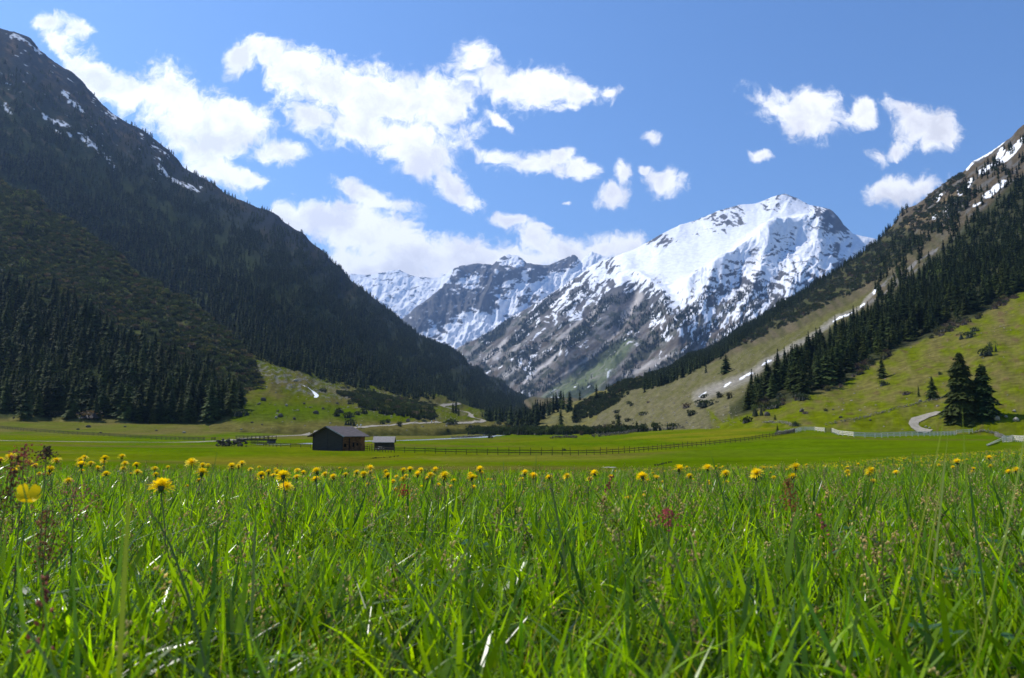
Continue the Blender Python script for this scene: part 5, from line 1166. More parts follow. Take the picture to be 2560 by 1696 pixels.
barn = e; W, Lg, he, hr = 6.7, 8.2, 3.15, 4.75
roof, sl = gable_house(e, W, Lg, he, hr, 0.75, M_barn, M_roof, M_barnr, 0.12, 0.7)
mb = MB()
for k in range(1, 26):
    x = 0
for z in np.arange(0.3, he, 0.28):      # shadow gaps between horizontal boards on the long wall
    mb.box((0.0, 0.25, z), (0.012, Lg - 1.7, z + 0.03))
mb.build('board_gap', M_joint, e)
mb = MB(); mb.box((-W / 2 - .04, -0.02, 0), (-W / 2 + .04, 0.0, hr - .15)); mb.box((-.14, -.03, 0), (0.0, 0.0, he - .02)); mb.box((-W, -.03, 0), (-W + .14, 0.0, he - .02)); mb.build('corner_board', M_joint, e)
mb = MB()
for z in np.arange(0.35, 4.4, 0.3):
    hw = W / 2 if z < he else (hr - z) / sl - .1
    if hw > .2: mb.box((-W / 2 - hw + .16, -0.008, z), (-W / 2 + hw - .16, 0.0, z + 0.025))
mb.build('board_gap', M_joint, e)
for s in (1, -1):
    mb = MB(); xe = (0.75 if s > 0 else -W - .75); ze = hr - abs(xe + W / 2) * sl
    mb.bar((-W / 2, -.73, hr + .04), (xe, -.73, ze + .04), 0.04, 0.2); mb.build('fascia', M_trim if s > 0 else M_woodd, roof)
mb = MB(); mb.box((0.0, Lg - 1.65, 0.05), (0.05, Lg - 0.1, he - .25)); dr = mb.build('door', surf_mat('orange_brown_door', base=(0.30, 0.13, 0.05), base2=(0.16, 0.07, 0.03), nscale=2, namt=0.4, stretch=(3, 3, .5)), e); tag(dr, 'orange brown plank door at the far end of the long wall')
mb = MB(); mb.box((.05, Lg - 1.5, 1.1), (.08, Lg - 1.35, 1.35)); mb.build('handle', M_dark, dr)
for (y0, y1, z0, z1) in ((0.5, 1.3, .9, 1.5), (3.6, 4.2, .9, 1.7), (5.0, 5.6, 1.1, 1.6), (2.2, 2.5, .2, 2.6)):
    mb = MB(); mb.box((0.0, y0, z0), (0.03, y1, z1)); mb.build('window' if z1 < 2 else 'post', M_dark, e)
# shed
SC = on_px(982, 1126, ['ground']); sS = 47 / F * SC.y / 3.9
e = empty('shed', (SC.x, SC.y, min(zg(SC.x, SC.y), zg(SC.x - 4, SC.y)) - .03), R(3)); e.scale = (sS,) * 3; tag(e, 'small log shed with a pale grey shingle roof right of the barn', 'shed')
mb = MB(); Ws, Ds, hs = 3.8, 2.8, 1.75
mb.box((-Ws, 0, 0), (0, .12, hs)); mb.box((-Ws, Ds - .12, 0), (0, Ds, hs)); 
for x0, x1 in ((-Ws, -Ws + .12), (-.12, 0)):
    g = [(0.12, 0), (Ds - .12, 0), (Ds - .12, hs), (Ds / 2, hs + .95), (.12, hs)]; vs = [(x0, y, z) for y, z in g] + [(x1, y, z) for y, z in g]; mb.add(vs, [(4, 3, 2, 1, 0), (5, 6, 7, 8, 9)] + [((i + 1) % 5, (i + 1) % 5 + 5, i + 5, i) for i in range(5)])
mb.build('wall', surf_mat('dark_log_wall', base=(0.11, 0.08, 0.05), base2=(0.045, 0.04, 0.04), nscale=1.2, namt=0.4, stretch=(.5, .5, 5), bump=.8, bdist=.05), e)
mb = MB()
for s in (1, -1):
    yr, ye = Ds / 2, (-.5 if s > 0 else Ds + .5); zr = hs + .98; ze = zr - abs(ye - yr) * .62; vs = [(-Ws - .35, yr, zr), (-Ws - .35, ye, ze), (.35, ye, ze), (.35, yr, zr)]; vt = [(x, y, z + .12) for x, y, z in vs]
    mb.add(vs + vt, [(0, 1, 2, 3), (7, 6, 5, 4), (0, 4, 5, 1), (1, 5, 6, 2), (2, 6, 7, 3)] if s > 0 else [(3, 2, 1, 0), (4, 5, 6, 7), (1, 5, 4, 0), (2, 6, 5, 1), (3, 7, 6, 2)])
mb.build('roof', M_roofl, e)
mb = MB(); 
for z in np.arange(.25, 1.7, .25): mb.box((-Ws + .02, -.02, z), (-.02, 0.0, z + .05))
mb.build('log_gap', M_joint, e)
mb = MB(); mb.box((-1.6, -.04, .05), (-.85, -.02, 1.5)); mb.build('door', M_woodd, e)
# bench table in front of the shed
h = on_px(946, 1128, ['ground']); e = empty('picnic_table', h, R(-35)); e.scale = (1.1,) * 3; tag(e, 'pale wooden picnic table standing in front of the shed', 'table')
mb = MB(); mb.box((-.75, -.35, .70), (.75, .35, .75)); mb.build('table_top', M_woodl, e)
for s in (-1, 1):
    mb = MB(); mb.box((-.75, s * .65 - .13, .42), (.75, s * .65 + .13, .46)); mb.build('seat', M_woodl, e)
    for q in (-1, 1):
        mb = MB(); mb.bar((s * .55, q * .55, 0), (s * .55, q * .15, .70), .08); mb.build('leg', M_wood, e)
# footbridge
a, b = on_px(590, 1105, ['ground']), on_px(672, 1110, ['ground']); d = b - a; Lb = d.length; d.z = 0
e = empty('footbridge', (a.x, a.y, a.z), math.atan2(d.y, d.x)); tag(e, 'dark wooden footbridge with railings over the stream left of the barn', 'bridge'); hz = 0.75
mb = MB(); mb.box((0, 0, hz), (Lb, 2.2, hz + .12)); mb.build('deck', M_wood, e)
for y in (0.1, 2.0):
    mb = MB(); mb.box((0.1, y, hz - .38), (Lb - .1, y + .2, hz - .002)); mb.build('beam', M_woodd, e)
    for k in range(9):
        x = .1 + (Lb - .2) * k / 8; mb = MB(); mb.bar((x, y + (-.18 if y < 1 else .28), hz - .3), (x, y + (-.18 if y < 1 else .28), hz + 1.05), .11); mb.build('post', M_woodd, e)
    for z in (.4, .72, 1.0):
        mb = MB(); mb.bar((0, y + (-.25 if y < 1 else .21), hz + z), (Lb, y + (-.25 if y < 1 else .21), hz + z), .04, .1); mb.build('rail', M_wood, e)
mb = MB()
for x in (0.6, Lb - .6): mb.box((x - .5, .05, -.5), (x + .5, 2.15, hz - .385))
mb.build('abutment', surf_mat('dark_stone', base=(.08, .08, .08), nscale=3, namt=.4), e)

# ------------------------------------------------------------------ hikers, parked vehicle
def hiker(px, py, top, trousers, label, hair=(.05, .03, .02), face=0.0):
    h = on_px(px, py); e = bpy.data.objects.new('tmp', None)
    K = {'pelvis': (0, 0, .93, .15), 'chest': (0, 0, 1.30, .165), 'neck': (0, .0, 1.48, .06), 'chin': (0, -.01, 1.56, .075), 'head': (0, -.015, 1.66, .10), 'crown': (0, 0, 1.74, .07)}
    ed = [('pelvis', 'chest'), ('chest', 'neck'), ('neck', 'chin'), ('chin', 'head'), ('head', 'crown')]
    for s, fw in ((1, .16), (-1, -.14)):
        n = str(s); K['hip' + n] = (s * .10, 0, .88, .10); K['knee' + n] = (s * .10, -fw * .6, .48, .065); K['ank' + n] = (s * .10, -fw, .09, .045); K['toe' + n] = (s * .11, -fw - .14, .04, .04)
        K['sh' + n] = (s * .19, 0, 1.40, .06); K['el' + n] = (s * .25, fw * .4 + .04, 1.13, .045); K['wr' + n] = (s * .25, fw - .08, .90, .032); K['hand' + n] = (s * .25, fw - .12, .82, .03)
        ed += [('pelvis', 'hip' + n), ('hip' + n, 'knee' + n), ('knee' + n, 'ank' + n), ('ank' + n, 'toe' + n), ('chest', 'sh' + n), ('sh' + n, 'el' + n), ('el' + n, 'wr' + n), ('wr' + n, 'hand' + n)]
    ks = list(K); me = bpy.data.meshes.new('person'); me.from_pydata([K[k][:3] for k in ks], [(ks.index(a), ks.index(b)) for a, b in ed], [])
    o = bpy.data.objects.new('person', me); C.objects.link(o); o.modifiers.new('skin', 'SKIN')
    for i, k in enumerate(ks): me.skin_vertices[0].data[i].radius = (K[k][3],) * 2; me.skin_vertices[0].data[i].use_root = (k == 'pelvis')
    sb = o.modifiers.new('smooth', 'SUBSURF'); sb.levels = 2; sb.render_levels = 2
    m, nt, N, L = mat_new('hiker_cloth'); out = N('ShaderNodeOutputMaterial'); bs = N('ShaderNodeBsdfPrincipled'); L.new(bs.outputs[0], out.inputs[0]); bs.inputs['Roughness'].default_value = .9
    tc = N('ShaderNodeTexCoord'); sp = N('ShaderNodeSeparateXYZ'); L.new(tc.outputs['Object'], sp.inputs[0]); mr = N('ShaderNodeMapRange'); L.new(sp.outputs[2], mr.inputs['Value']); mr.inputs['From Max'].default_value = 1.8
    cr = N('ShaderNodeValToRGB'); cr.color_ramp.interpolation = 'CONSTANT'; L.new(mr.outputs[0], cr.inputs[0]); el = cr.color_ramp.elements
    el[0].position = 0; el[0].color = (.05, .03, .02, 1); el[1].position = .06; el[1].color = (*trousers, 1)
    for p_, c_ in ((.53, top), (.84, (.55, .34, .25)), (.95, hair)): q = el.new(p_); q.color = (*c_, 1)
    L.new(cr.outputs[0], bs.inputs['Base Color']); me.materials.append(m)
    dg = bpy.context.evaluated_depsgraph_get(); m2 = bpy.data.meshes.new_from_object(o.evaluated_get(dg)); o.modifiers.clear(); o.data = m2
    o.location = h; o.rotation_euler = (0, 0, face); tag(o, label, 'person')
hiker(893, 1071, (.75, .74, .72), (.08, .08, .10), 'left one of two walkers in white tops on the track behind the barn', face=.4)
hiker(902, 1070, (.8, .78, .70), (.25, .2, .15), 'right one of two walkers in pale tops on the track behind the barn', (.3, .2, .1), face=.2)
hiker(1079, 1059, (.7, .72, .78), (.06, .08, .16), 'walker in a pale top beside the one in red, far along the track', face=3.0)
hiker(1085, 1059, (.55, .03, .03), (.05, .05, .06), 'walker in a red jacket far along the track', face=3.1)
h = on_px(1288, 1068); sv = 1.0
e = empty('parked_car', h, R(12)); tag(e, 'small white estate car parked at the edge of the valley wood', 'car')
M_car = surf_mat('white_car_paint', base=(.8, .8, .8), rough=.3, spec=.5, nscale=3, namt=.03); M_glass = surf_mat('car_glass', base=(.02, .025, .03), rough=.1, spec=.6); M_tyre = surf_mat('tyre', base=(.02, .02, .02))
prof = [(-2.1, .35), (-2.1, .85), (-1.95, 1.0), (-1.7, 1.5), (.3, 1.52), (1.0, 1.02), (2.0, .88), (2.15, .6), (2.1, .35)]
mb = MB(); n = len(prof); vs = [(x, -.85, z) for x, z in prof] + [(x, .85, z) for x, z in prof]; mb.add(vs, [tuple(range(n))[::-1], tuple(range(n, 2 * n))] + [(i, (i + 1) % n, (i + 1) % n + n, i + n) for i in range(n)])
o = mb.build('body', M_car, e); bv = o.modifiers.new('b', 'BEVEL'); bv.width = .08; bv.segments = 2
for y in (-.862, .862):
    mb = MB(); mb.add([(-1.6, y, 1.02), (.75, y, 1.02), (.2, y, 1.42), (-1.5, y, 1.42)], [(0, 1, 2, 3) if y < 0 else (3, 2, 1, 0)]); w = mb.build('window', M_glass, e)
for x in (-1.35, 1.35):
    for y in (-.8, .8):
        mb = MB(); mb.bar((x, y - .1, .33), (x, y + .1, .33), .66, n=16); w = mb.build('wheel', M_tyre, e); mb = MB(); mb.bar((x, y - .11, .33), (x, y + .11, .33), .36, n=12); mb.build('rim', M_trim, w)

# ------------------------------------------------------------------ meadow in the foreground
def blades(g, n, rad, h0, h1, w0, w1, lean, bend, c0, c1, segs=5, flop=0.12, cv=0.25, roots=None):
    P = []
    th = g.random(n) * 6.283; r = rad * np.sqrt(g.random(n)); root = np.stack([np.cos(th) * r, np.sin(th) * r, np.zeros(n)], 1) if roots is None else roots
    H = h0 + (h1 - h0) * g.random(n); az = g.random(n) * 6.283; W = w0 + (w1 - w0) * g.random(n)
    le = np.abs(g.normal(0, lean, n)); be = np.abs(g.normal(0, bend, n)); fl = g.random(n) < flop; be = np.where(fl, 1.0 + 0.5 * g.random(n), be)
    d = np.stack([np.cos(az), np.sin(az)], 1); tw = az + 1.57 + g.normal(0, .7, n); sd = np.stack([np.cos(tw), np.sin(tw)], 1)
    col_ = c0 + (c1 - c0) * g.random((n, 1)); col_ = col_ * (1 + cv * g.normal(0, 1, (n, 1)).clip(-2, 2) * .5)
    V = np.zeros((n, segs + 1, 2, 3)); Cc = np.zeros((n, segs + 1, 2, 3))
    for k in range(segs + 1):
        t = k / segs; out = (le * t + be * t * t * .75) * H; up = H * (t - be * .42 * t ** 2.6); up = np.maximum(up, 0.004)
        wk = W * (0.55 + 0.75 * t - 1.25 * t ** 2.4) if k < segs else W * 0.03
        wk = np.maximum(wk, W * .03)
        c = root + np.stack([d[:, 0] * out, d[:, 1] * out, up], 1); twk = 1 + 0.0 * t
        s3 = np.stack([sd[:, 0], sd[:, 1], np.full(n, .25)], 1)
        V[:, k, 0] = c + s3 * wk[:, None] / 2; V[:, k, 1] = c - s3 * wk[:, None] / 2
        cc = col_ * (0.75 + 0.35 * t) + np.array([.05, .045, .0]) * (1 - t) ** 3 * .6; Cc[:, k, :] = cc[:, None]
    idx = np.arange(n)[:, None, None] * (segs + 1) * 2 + np.arange(segs)[None, :, None] * 2
    f = np.concatenate([idx + np.array([0, 1, 3]), idx + np.array([0, 3, 2])], 1).reshape(-1, 3)
    return V.reshape(-1, 3), f, Cc.reshape(-1, 3), 0
G0, G1 = np.array([.110, .210, .002]), np.array([.26, .40, .005])
GB0, GB1 = np.array([.08, .17, .006]), np.array([.17, .28, .014])
STR = np.array([.42, .36, .20])
def blob(c, r, g, colr, m=1, el=1.0):
    """small seed: octahedron"""
    d = np.array([(1, 0, 0), (0, 1, 0), (-1, 0, 0), (0, -1, 0), (0, 0, el * 1.3), (0, 0, -el * 1.3)]) * r
    a = g.random() * 3; Rm = np.array(Euler((g.random(), g.random(), a)).to_matrix()); v = d @ Rm.T + c
    return v, [(0, 1, 4), (1, 2, 4), (2, 3, 4), (3, 0, 4), (1, 0, 5), (2, 1, 5), (3, 2, 5), (0, 3, 5)], colr, m
def tube(pts, r0, r1, colr, m=0, n=4):
    pts = np.array(pts, float); v, f = [], []
    for k, p in enumerate(pts):
        t = k / (len(pts) - 1); r = r0 + (r1 - r0) * t
        for i in range(n): a = i / n * 6.283; v.append(p + np.array([math.cos(a) * r, math.sin(a) * r, 0]))
    for k in range(len(pts) - 1):
        for i in range(n): a, b, c_, d_ = k * n + i, k * n + (i + 1) % n, (k + 1) * n + (i + 1) % n, (k + 1) * n + i; f += [(a, b, c_), (a, c_, d_)]
    return np.array(v), f, np.array(colr), m
def panicle(seed, H, colr, spread=.03, nsp=26, plume=.07):
    g = np.random.default_rng(seed); P = []; bx, by = g.normal(0, .03, 2)
    pts = [(bx * t * t, by * t * t, H * t) for t in np.linspace(0, 1, 6)]; P.append(tube(pts, .0011, .0006, (.16, .18, .06)))
    for k in range(nsp):
        t = 1 - plume / H * g.random(); q = np.array([bx * t * t, by * t * t, H * t]); sp = spread * (1.15 - (t - (1 - plume / H)) / (plume / H))
        o = g.normal(0, 1, 3) * sp * .6; o[2] = abs(o[2]) * .3 + .004
        P.append(blob(q + o, .0014 + .0012 * g.random(), g, np.array(colr) * (.6 + .8 * g.random()), 1, 1.5))
        if k % 2 == 0: P.append(tube([q, q + o], .0004, .0003, (.22, .19, .10), 0, 3))
    return tri_pack(P)
def oval_leaf(g, root, L, W, az, tilt, c):
    d = np.array([math.cos(az), math.sin(az), 0]); s = np.array([-math.sin(az), math.cos(az), 0]); v = []
    for t, w in ((0, .1), (.3, .8), (.6, 1.0), (.85, .6), (1, .02)):
        p = root + d * L * t * math.cos(tilt * t) + np.array([0, 0, L * math.sin(tilt) * t * (1 - .3 * t)]); v += [p + s * W * w / 2 + [0, 0, W * .12], p - s * W * w / 2 + [0, 0, W * .12]]
    f = []
    for k in range(4): f += [(2 * k, 2 * k + 1, 2 * k + 3), (2 * k, 2 * k + 3, 2 * k + 2)]
    return np.array(v), f, c, 0
def herb(seed):
    g = np.random.default_rng(seed); P = []
    for k in range(9):
        h = .04 + .09 * g.random(); x, y = g.normal(0, .03, 2); P.append(tube([(x * .3, y * .3, 0), (x, y, h)], .0008, .0006, (.10, .15, .03)))
        for q in range(3): P.append(oval_leaf(g, np.array([x, y, h]), .014 + .01 * g.random(), .012, q * 2.09 + g.random(), .35, np.array([.05, .12, .03]) * (.8 + .5 * g.random())))
    return tri_pack(P)
def rosette(seed):
    g = np.random.default_rng(seed); P = []
    for k in range(7): P.append(oval_leaf(g, np.array([0, 0, .01]), .10 + .06 * g.random(), .022 + .012 * g.random(), k * .9 + g.random() * .4, .9 + .3 * g.random(), np.array([.06, .13, .025]) * (.8 + .5 * g.random())))
    return tri_pack(P)
def gset(far=False):
    T = []
    for k in range(6):
        g = np.random.default_rng(800 + k)
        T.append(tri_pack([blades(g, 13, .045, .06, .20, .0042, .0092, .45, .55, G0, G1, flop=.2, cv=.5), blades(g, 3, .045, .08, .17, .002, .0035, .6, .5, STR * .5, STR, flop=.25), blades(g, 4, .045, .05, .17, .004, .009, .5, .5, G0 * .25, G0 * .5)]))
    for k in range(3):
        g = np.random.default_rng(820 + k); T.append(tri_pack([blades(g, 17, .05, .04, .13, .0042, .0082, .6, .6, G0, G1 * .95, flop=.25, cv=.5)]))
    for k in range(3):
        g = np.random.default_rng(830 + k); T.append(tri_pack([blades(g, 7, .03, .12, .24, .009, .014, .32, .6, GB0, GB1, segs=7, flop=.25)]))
    for k in range(3): T.append(panicle(840 + k, (.20, .225, .18)[k], ((.50, .38, .15), (.44, .38, .13), (.56, .47, .18))[k], .02, 18, .055))
    T.append(herb(850)); T.append(herb(851)); T.append(rosette(852))
    T.append(panicle(860, .22, (.35, .12, .08), .012, 34, .09))
    return T
M_grass = leaf_mat('grass_blades', trans=0.54, rough=0.27, spec=0.45, tmul=(1.8, 1.75, .30), vary=0.35)
M_seed = leaf_mat('seed_heads', trans=0.40, rough=0.7, spec=0.2, tmul=(1.3, 1.2, .9), vary=0.3)
TG = gset()
PROB = np.array([9, 9, 9, 9, 9, 9, 10, 10, 10, 4.5, 4.5, 4.5, 1.8, 1.8, 1.8, 1.0, 1.0, .2, .02]); PROB /= PROB.sum()
def ground_z(P):
    return np.array([drop(x, y, ['ground']) for x, y in P])
def meadow(name, Y0, Y1, dens, smin, smax, seed, label, umax=.86, probs=PROB, fx=None, m=2.8):
    g = np.random.default_rng(seed)
    A = umax * ((Y1 + m) ** 2 - (Y0 + m) ** 2); n = int(A * dens)
    Y = np.sqrt((Y0 + m) ** 2 + ((Y1 + m) ** 2 - (Y0 + m) ** 2) * g.random(n)) - m; X = (g.random(n) * 2 - 1) * umax * (Y + m)
    k = np.hypot(X, Y) > .30; X, Y = X[k], Y[k]
    if fx is not None: k = g.random(len(X)) < fx(X, Y); X, Y = X[k], Y[k]
    n = len(X); z = ground_z(np.stack([X, Y], 1))
    w = g.choice(len(probs), n, p=probs)
    s = (smin + (smax - smin) * g.random(n)) * (1 + .28 * fbm(X * 1.3, Y * 1.3, 3, 7))
    s = s * np.where((w >= 12) & (w < 15) & (Y < 1.0), .8, 1)
    scatter(name, TG, np.stack([X, Y, z - .004], 1), w, np.stack([g.normal(0, .12, n), g.normal(0, .12, n), g.random(n) * 6.28], 1), s, [M_grass, M_seed], label)
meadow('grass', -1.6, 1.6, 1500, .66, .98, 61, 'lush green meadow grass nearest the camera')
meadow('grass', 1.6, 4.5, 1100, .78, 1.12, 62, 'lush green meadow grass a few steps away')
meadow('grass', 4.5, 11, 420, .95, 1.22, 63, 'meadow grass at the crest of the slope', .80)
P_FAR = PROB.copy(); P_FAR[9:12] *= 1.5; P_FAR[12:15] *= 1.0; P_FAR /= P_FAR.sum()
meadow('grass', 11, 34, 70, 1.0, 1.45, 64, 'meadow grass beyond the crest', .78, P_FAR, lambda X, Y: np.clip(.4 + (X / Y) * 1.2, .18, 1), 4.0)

# a few long blades and stalks that stand above the rest
def long_blades():
    V, Fc, Cc = [], [], []; n = 0
    for (x0, y0, x1, y1, w, D, bend, cc) in [
        (308, 1500, 325, 1188, 13, .62, .06, (.19, .24, .02)), (430, 1400, 362, 1268, 7, .80, -.25, (.07, .11, .05)), (636, 1380, 640, 1282, 7, .95, .05, (.16, .2, .09)), (1398, 1300, 1372, 1200, 7, 1.2, -.25, (.12, .16, .06)),
        (2432, 1420, 2405, 1008, 5, .75, -.05, (.15, .20, .03)), (2250, 1330, 2362, 1030, 5, .8, .10, (.20, .24, .04)), (2310, 1260, 2370, 1085, 4, .95, .1, (.22, .24, .08)), (2440, 1300, 2420, 1180, 8, 1.0, 0, (.05, .10, .02)),
        (2470, 1300, 2565, 1050, 6, .8, .12, (.22, .27, .12)), (2330, 1300, 2365, 1130, 7, 1.1, .06, (.20, .24, .12)), (2266, 1250, 2285, 1120, 4, 1.3, .0, (.10, .13, .03)), (2160, 1230, 2190, 1140, 3, 1.8, .1, (.10, .14, .05)),
        (20, 1580, -40, 1500, 10, .5, .3, (.10, .16, .06)), (150, 1720, -10, 1505, 12, .42, -.2, (.12, .17, .10)), (560, 1720, 275, 1580, 11, .42, -.15, (.12, .17, .10)), (1590, 1700, 1700, 1590, 12, .5, .1, (.2, .26, .16)), (1020, 1650, 855, 1525, 11, .46, -.1, (.13, .17, .08)),
        (1060, 1390, 1180, 1280, 6, .8, .3, (.10, .15, .07)), (1690, 1400, 1600, 1250, 6, .85, -.3, (.11, .16, .06)), (965, 1330, 905, 1340, 5, .9, -.1, (.10, .16, .05)), (90, 1330, 30, 1130, 5, .75, -.1, (.10, .17, .03)), (500, 1250, 545, 1120, 2.5, 1.6, .2, (.12, .17, .05)), (192, 1190, 222, 1122, 2.5, 2.0, .3, (.08, .14, .04)),
        (1800, 1190, 1775, 1130, 3, 2.2, -.1, (.06, .12, .03)), (1260, 1175, 1258, 1150, 2, 3, 0, (.07, .13, .03)), (1338, 1170, 1340, 1128, 1.6, 3, .1, (.08, .14, .03)), (1660, 1180, 1656, 1140, 1.6, 3, .0, (.08, .14, .03))]:
        u0, s0 = ray(x0, y0); u1, s1 = ray(x1, y1); a = np.array([u0 * D, D, s0 * D]); b = np.array([u1 * D * 1.03, D * 1.03, s1 * D * 1.03])
        gz = drop(a[0], a[1], ['ground']); a0 = a - (b - a) / max(b[2] - a[2], .02) * max(a[2] - gz, 0) * .5; a0[2] = gz
        side = np.array([1, .25, 0]); side /= np.linalg.norm(side); wd = w / F * D * 1.15
        for k in range(11):
            t = k / 10; p = (1 - t) ** 2 * a0 + 2 * t * (1 - t) * (a * .6 + b * .4) + t * t * b + np.array([bend * (b[0] - a0[0] + .02) * 2 * t * (1 - t), 0, 0])
            q = wd * (.6 + .8 * t - 1.38 * t ** 3) / 2; V += [p + side * q, p - side * q]; Cc += [cc, cc]
            if k: i = n + 2 * k; Fc += [(i - 2, i - 1, i + 1), (i - 2, i + 1, i)]
        n += 22
    o = mesh_np('grass', np.array(V), np.array(Fc), 3, M_grass, np.array(Cc)); tag(o, 'long single blades standing above the meadow grass', None, None, 'stuff')
long_blades()

# ------------------------------------------------------------------ dandelions
M_petal = leaf_mat('dandelion_petals', trans=0.35, rough=0.6, spec=0.15, tmul=(1.1, 1.0, .5), vary=0.12)
M_stem = leaf_mat('flower_stem', trans=0.15, rough=0.45, spec=0.3, vary=0.2)
def dandelion_head(seed, closed=0.0):
    g = np.random.default_rng(seed); P = []; n = 130
    k = np.arange(n); ring = k / n; az = k * 2.39996 + g.normal(0, .08, n); el = (-0.08 + 1.40 * (1 - ring)) + g.normal(0, .07, n)      # low petals outside
    el = el + closed * (1.3 - el) * .7
    L = .0205 * (.62 + .42 * ring) * (1 + .08 * g.normal(0, 1, n)); V, Fc, Cc = [], [], []; m = 0
    for i in range(n):
        d = np.array([math.cos(az[i]) * math.cos(el[i]), math.sin(az[i]) * math.cos(el[i]), math.sin(el[i])]); s = np.array([-math.sin(az[i]), math.cos(az[i]), 0]); w = .0019
        for t, q in ((.12, .6), (.55, 1.0), (.92, 1.0), (1.0, .5)):
            p = d * L[i] * t - np.array([0, 0, .004 * t * t * ring[i]]); V += [p + s * w * q / 2, p - s * w * q / 2]; cc = np.array([.93, .74, .010]) * (.88 + .25 * t) * (1 - .12 * (1 - ring[i])); Cc += [cc, cc]
        for q in range(3): b = m + 2 * q; Fc += [(b, b + 1, b + 3), (b, b + 3, b + 2)]
        m += 8
    P.append((np.array(V), np.array(Fc), np.array(Cc), 0)); return tri_pack(P)
def dandelion_calyx(seed):
    g = np.random.default_rng(seed); P = []; n = 14
    for i in range(n):
        a = i / n * 6.283; s = np.array([-math.sin(a), math.cos(a), 0]); v = []
        for r, z, w in ((.002, -.013, .7), (.0055, -.009, 1), (.007, -.002, 1), (.0065, .003, .4)): p = np.array([math.cos(a) * r, math.sin(a) * r, z]); v += [p + s * .0016 * w, p - s * .0016 * w]
        f = []; 
        for q in range(3): f += [(2 * q, 2 * q + 1, 2 * q + 3), (2 * q, 2 * q + 3, 2 * q + 2)]
        P.append((np.array(v), f, np.array([.05, .085, .02]), 0))
    for i in range(8):
        a = i / 8 * 6.283 + .2; s = np.array([-math.sin(a), math.cos(a), 0]); v = []
        for r, z in ((.004, -.012), (.009, -.013), (.012, -.019)): p = np.array([math.cos(a) * r, math.sin(a) * r, z]); v += [p + s * .0012, p - s * .0012]
        P.append((np.array(v), [(0, 1, 3), (0, 3, 2), (2, 3, 5), (2, 5, 4)], np.array([.06, .09, .02]), 0))
    return tri_pack(P)
HEADS = [tri_obj('flower_head', dandelion_head(900 + k, (0, 0, .15, .45)[k]), [M_petal], link=False) for k in range(4)]
CALYX = tri_obj('calyx', dandelion_calyx(910), [M_stem], link=False)
STEMS = []
for k in range(3):
    b = (.02, -.025, .012)[k]; v, f, c, m = tube([(b * 4 * t * (1 - t), b * 2 * t * (1 - t), t) for t in np.linspace(0, 1, 9)], .0017, .0013, (.20, .21, .06), 0, 6)
    STEMS.append(tri_obj('stem', (v, np.array(f), np.broadcast_to(c, (len(v), 3)), np.zeros(len(f), int)), [M_stem], link=False))
def where_dand(x, y, z):
    px, py = project(x, y, z)
    a = ('below the left fence' if px < 330 else 'below the track and footbridge' if px < 640 else 'just left of and below the barn' if px < 770 else 'below the barn and shed' if px < 990 else 'below the left part of the dark fence' if px < 1300 else
         'below the middle of the dark fence' if px < 1650 else 'below the yellow field' if px < 1960 else 'below the bleached fence' if px < 2300 else 'below the big spruces')
    b = 'small far' if y > 7 else 'medium' if y > 3.4 else 'sizeable'
    return b + ' yellow dandelion on the meadow crest, ' + a
def dandelion(x, y, zhead, size, label, group, k=0, tilt=None):
    if label.startswith('small yellow dandelion in the row'): label = where_dand(x, y, zhead)
    gz = drop(x, y, ['ground']); H = zhead - gz
    e = empty('dandelion', (x, y, gz)); tag(e, label, 'dandelion', group)
    st = STEMS[rnd.randrange(3)].copy(); C.objects.link(st); st.parent = e; st.scale = (1, 1, H - .012 * size); st.rotation_euler = (0, 0, rnd.random() * 6.28)
    hd = HEADS[k].copy(); C.objects.link(hd); hd.parent = e; hd.location = (0, 0, H); hd.scale = (size,) * 3
    tx, ty = tilt or (rnd.gauss(0, .18), rnd.gauss(0, .18)); hd.rotation_euler = (tx, ty, rnd.random() * 6.28)
    cx = CALYX.copy(); C.objects.link(cx); cx.parent = hd; cx.scale = (.72,) * 3
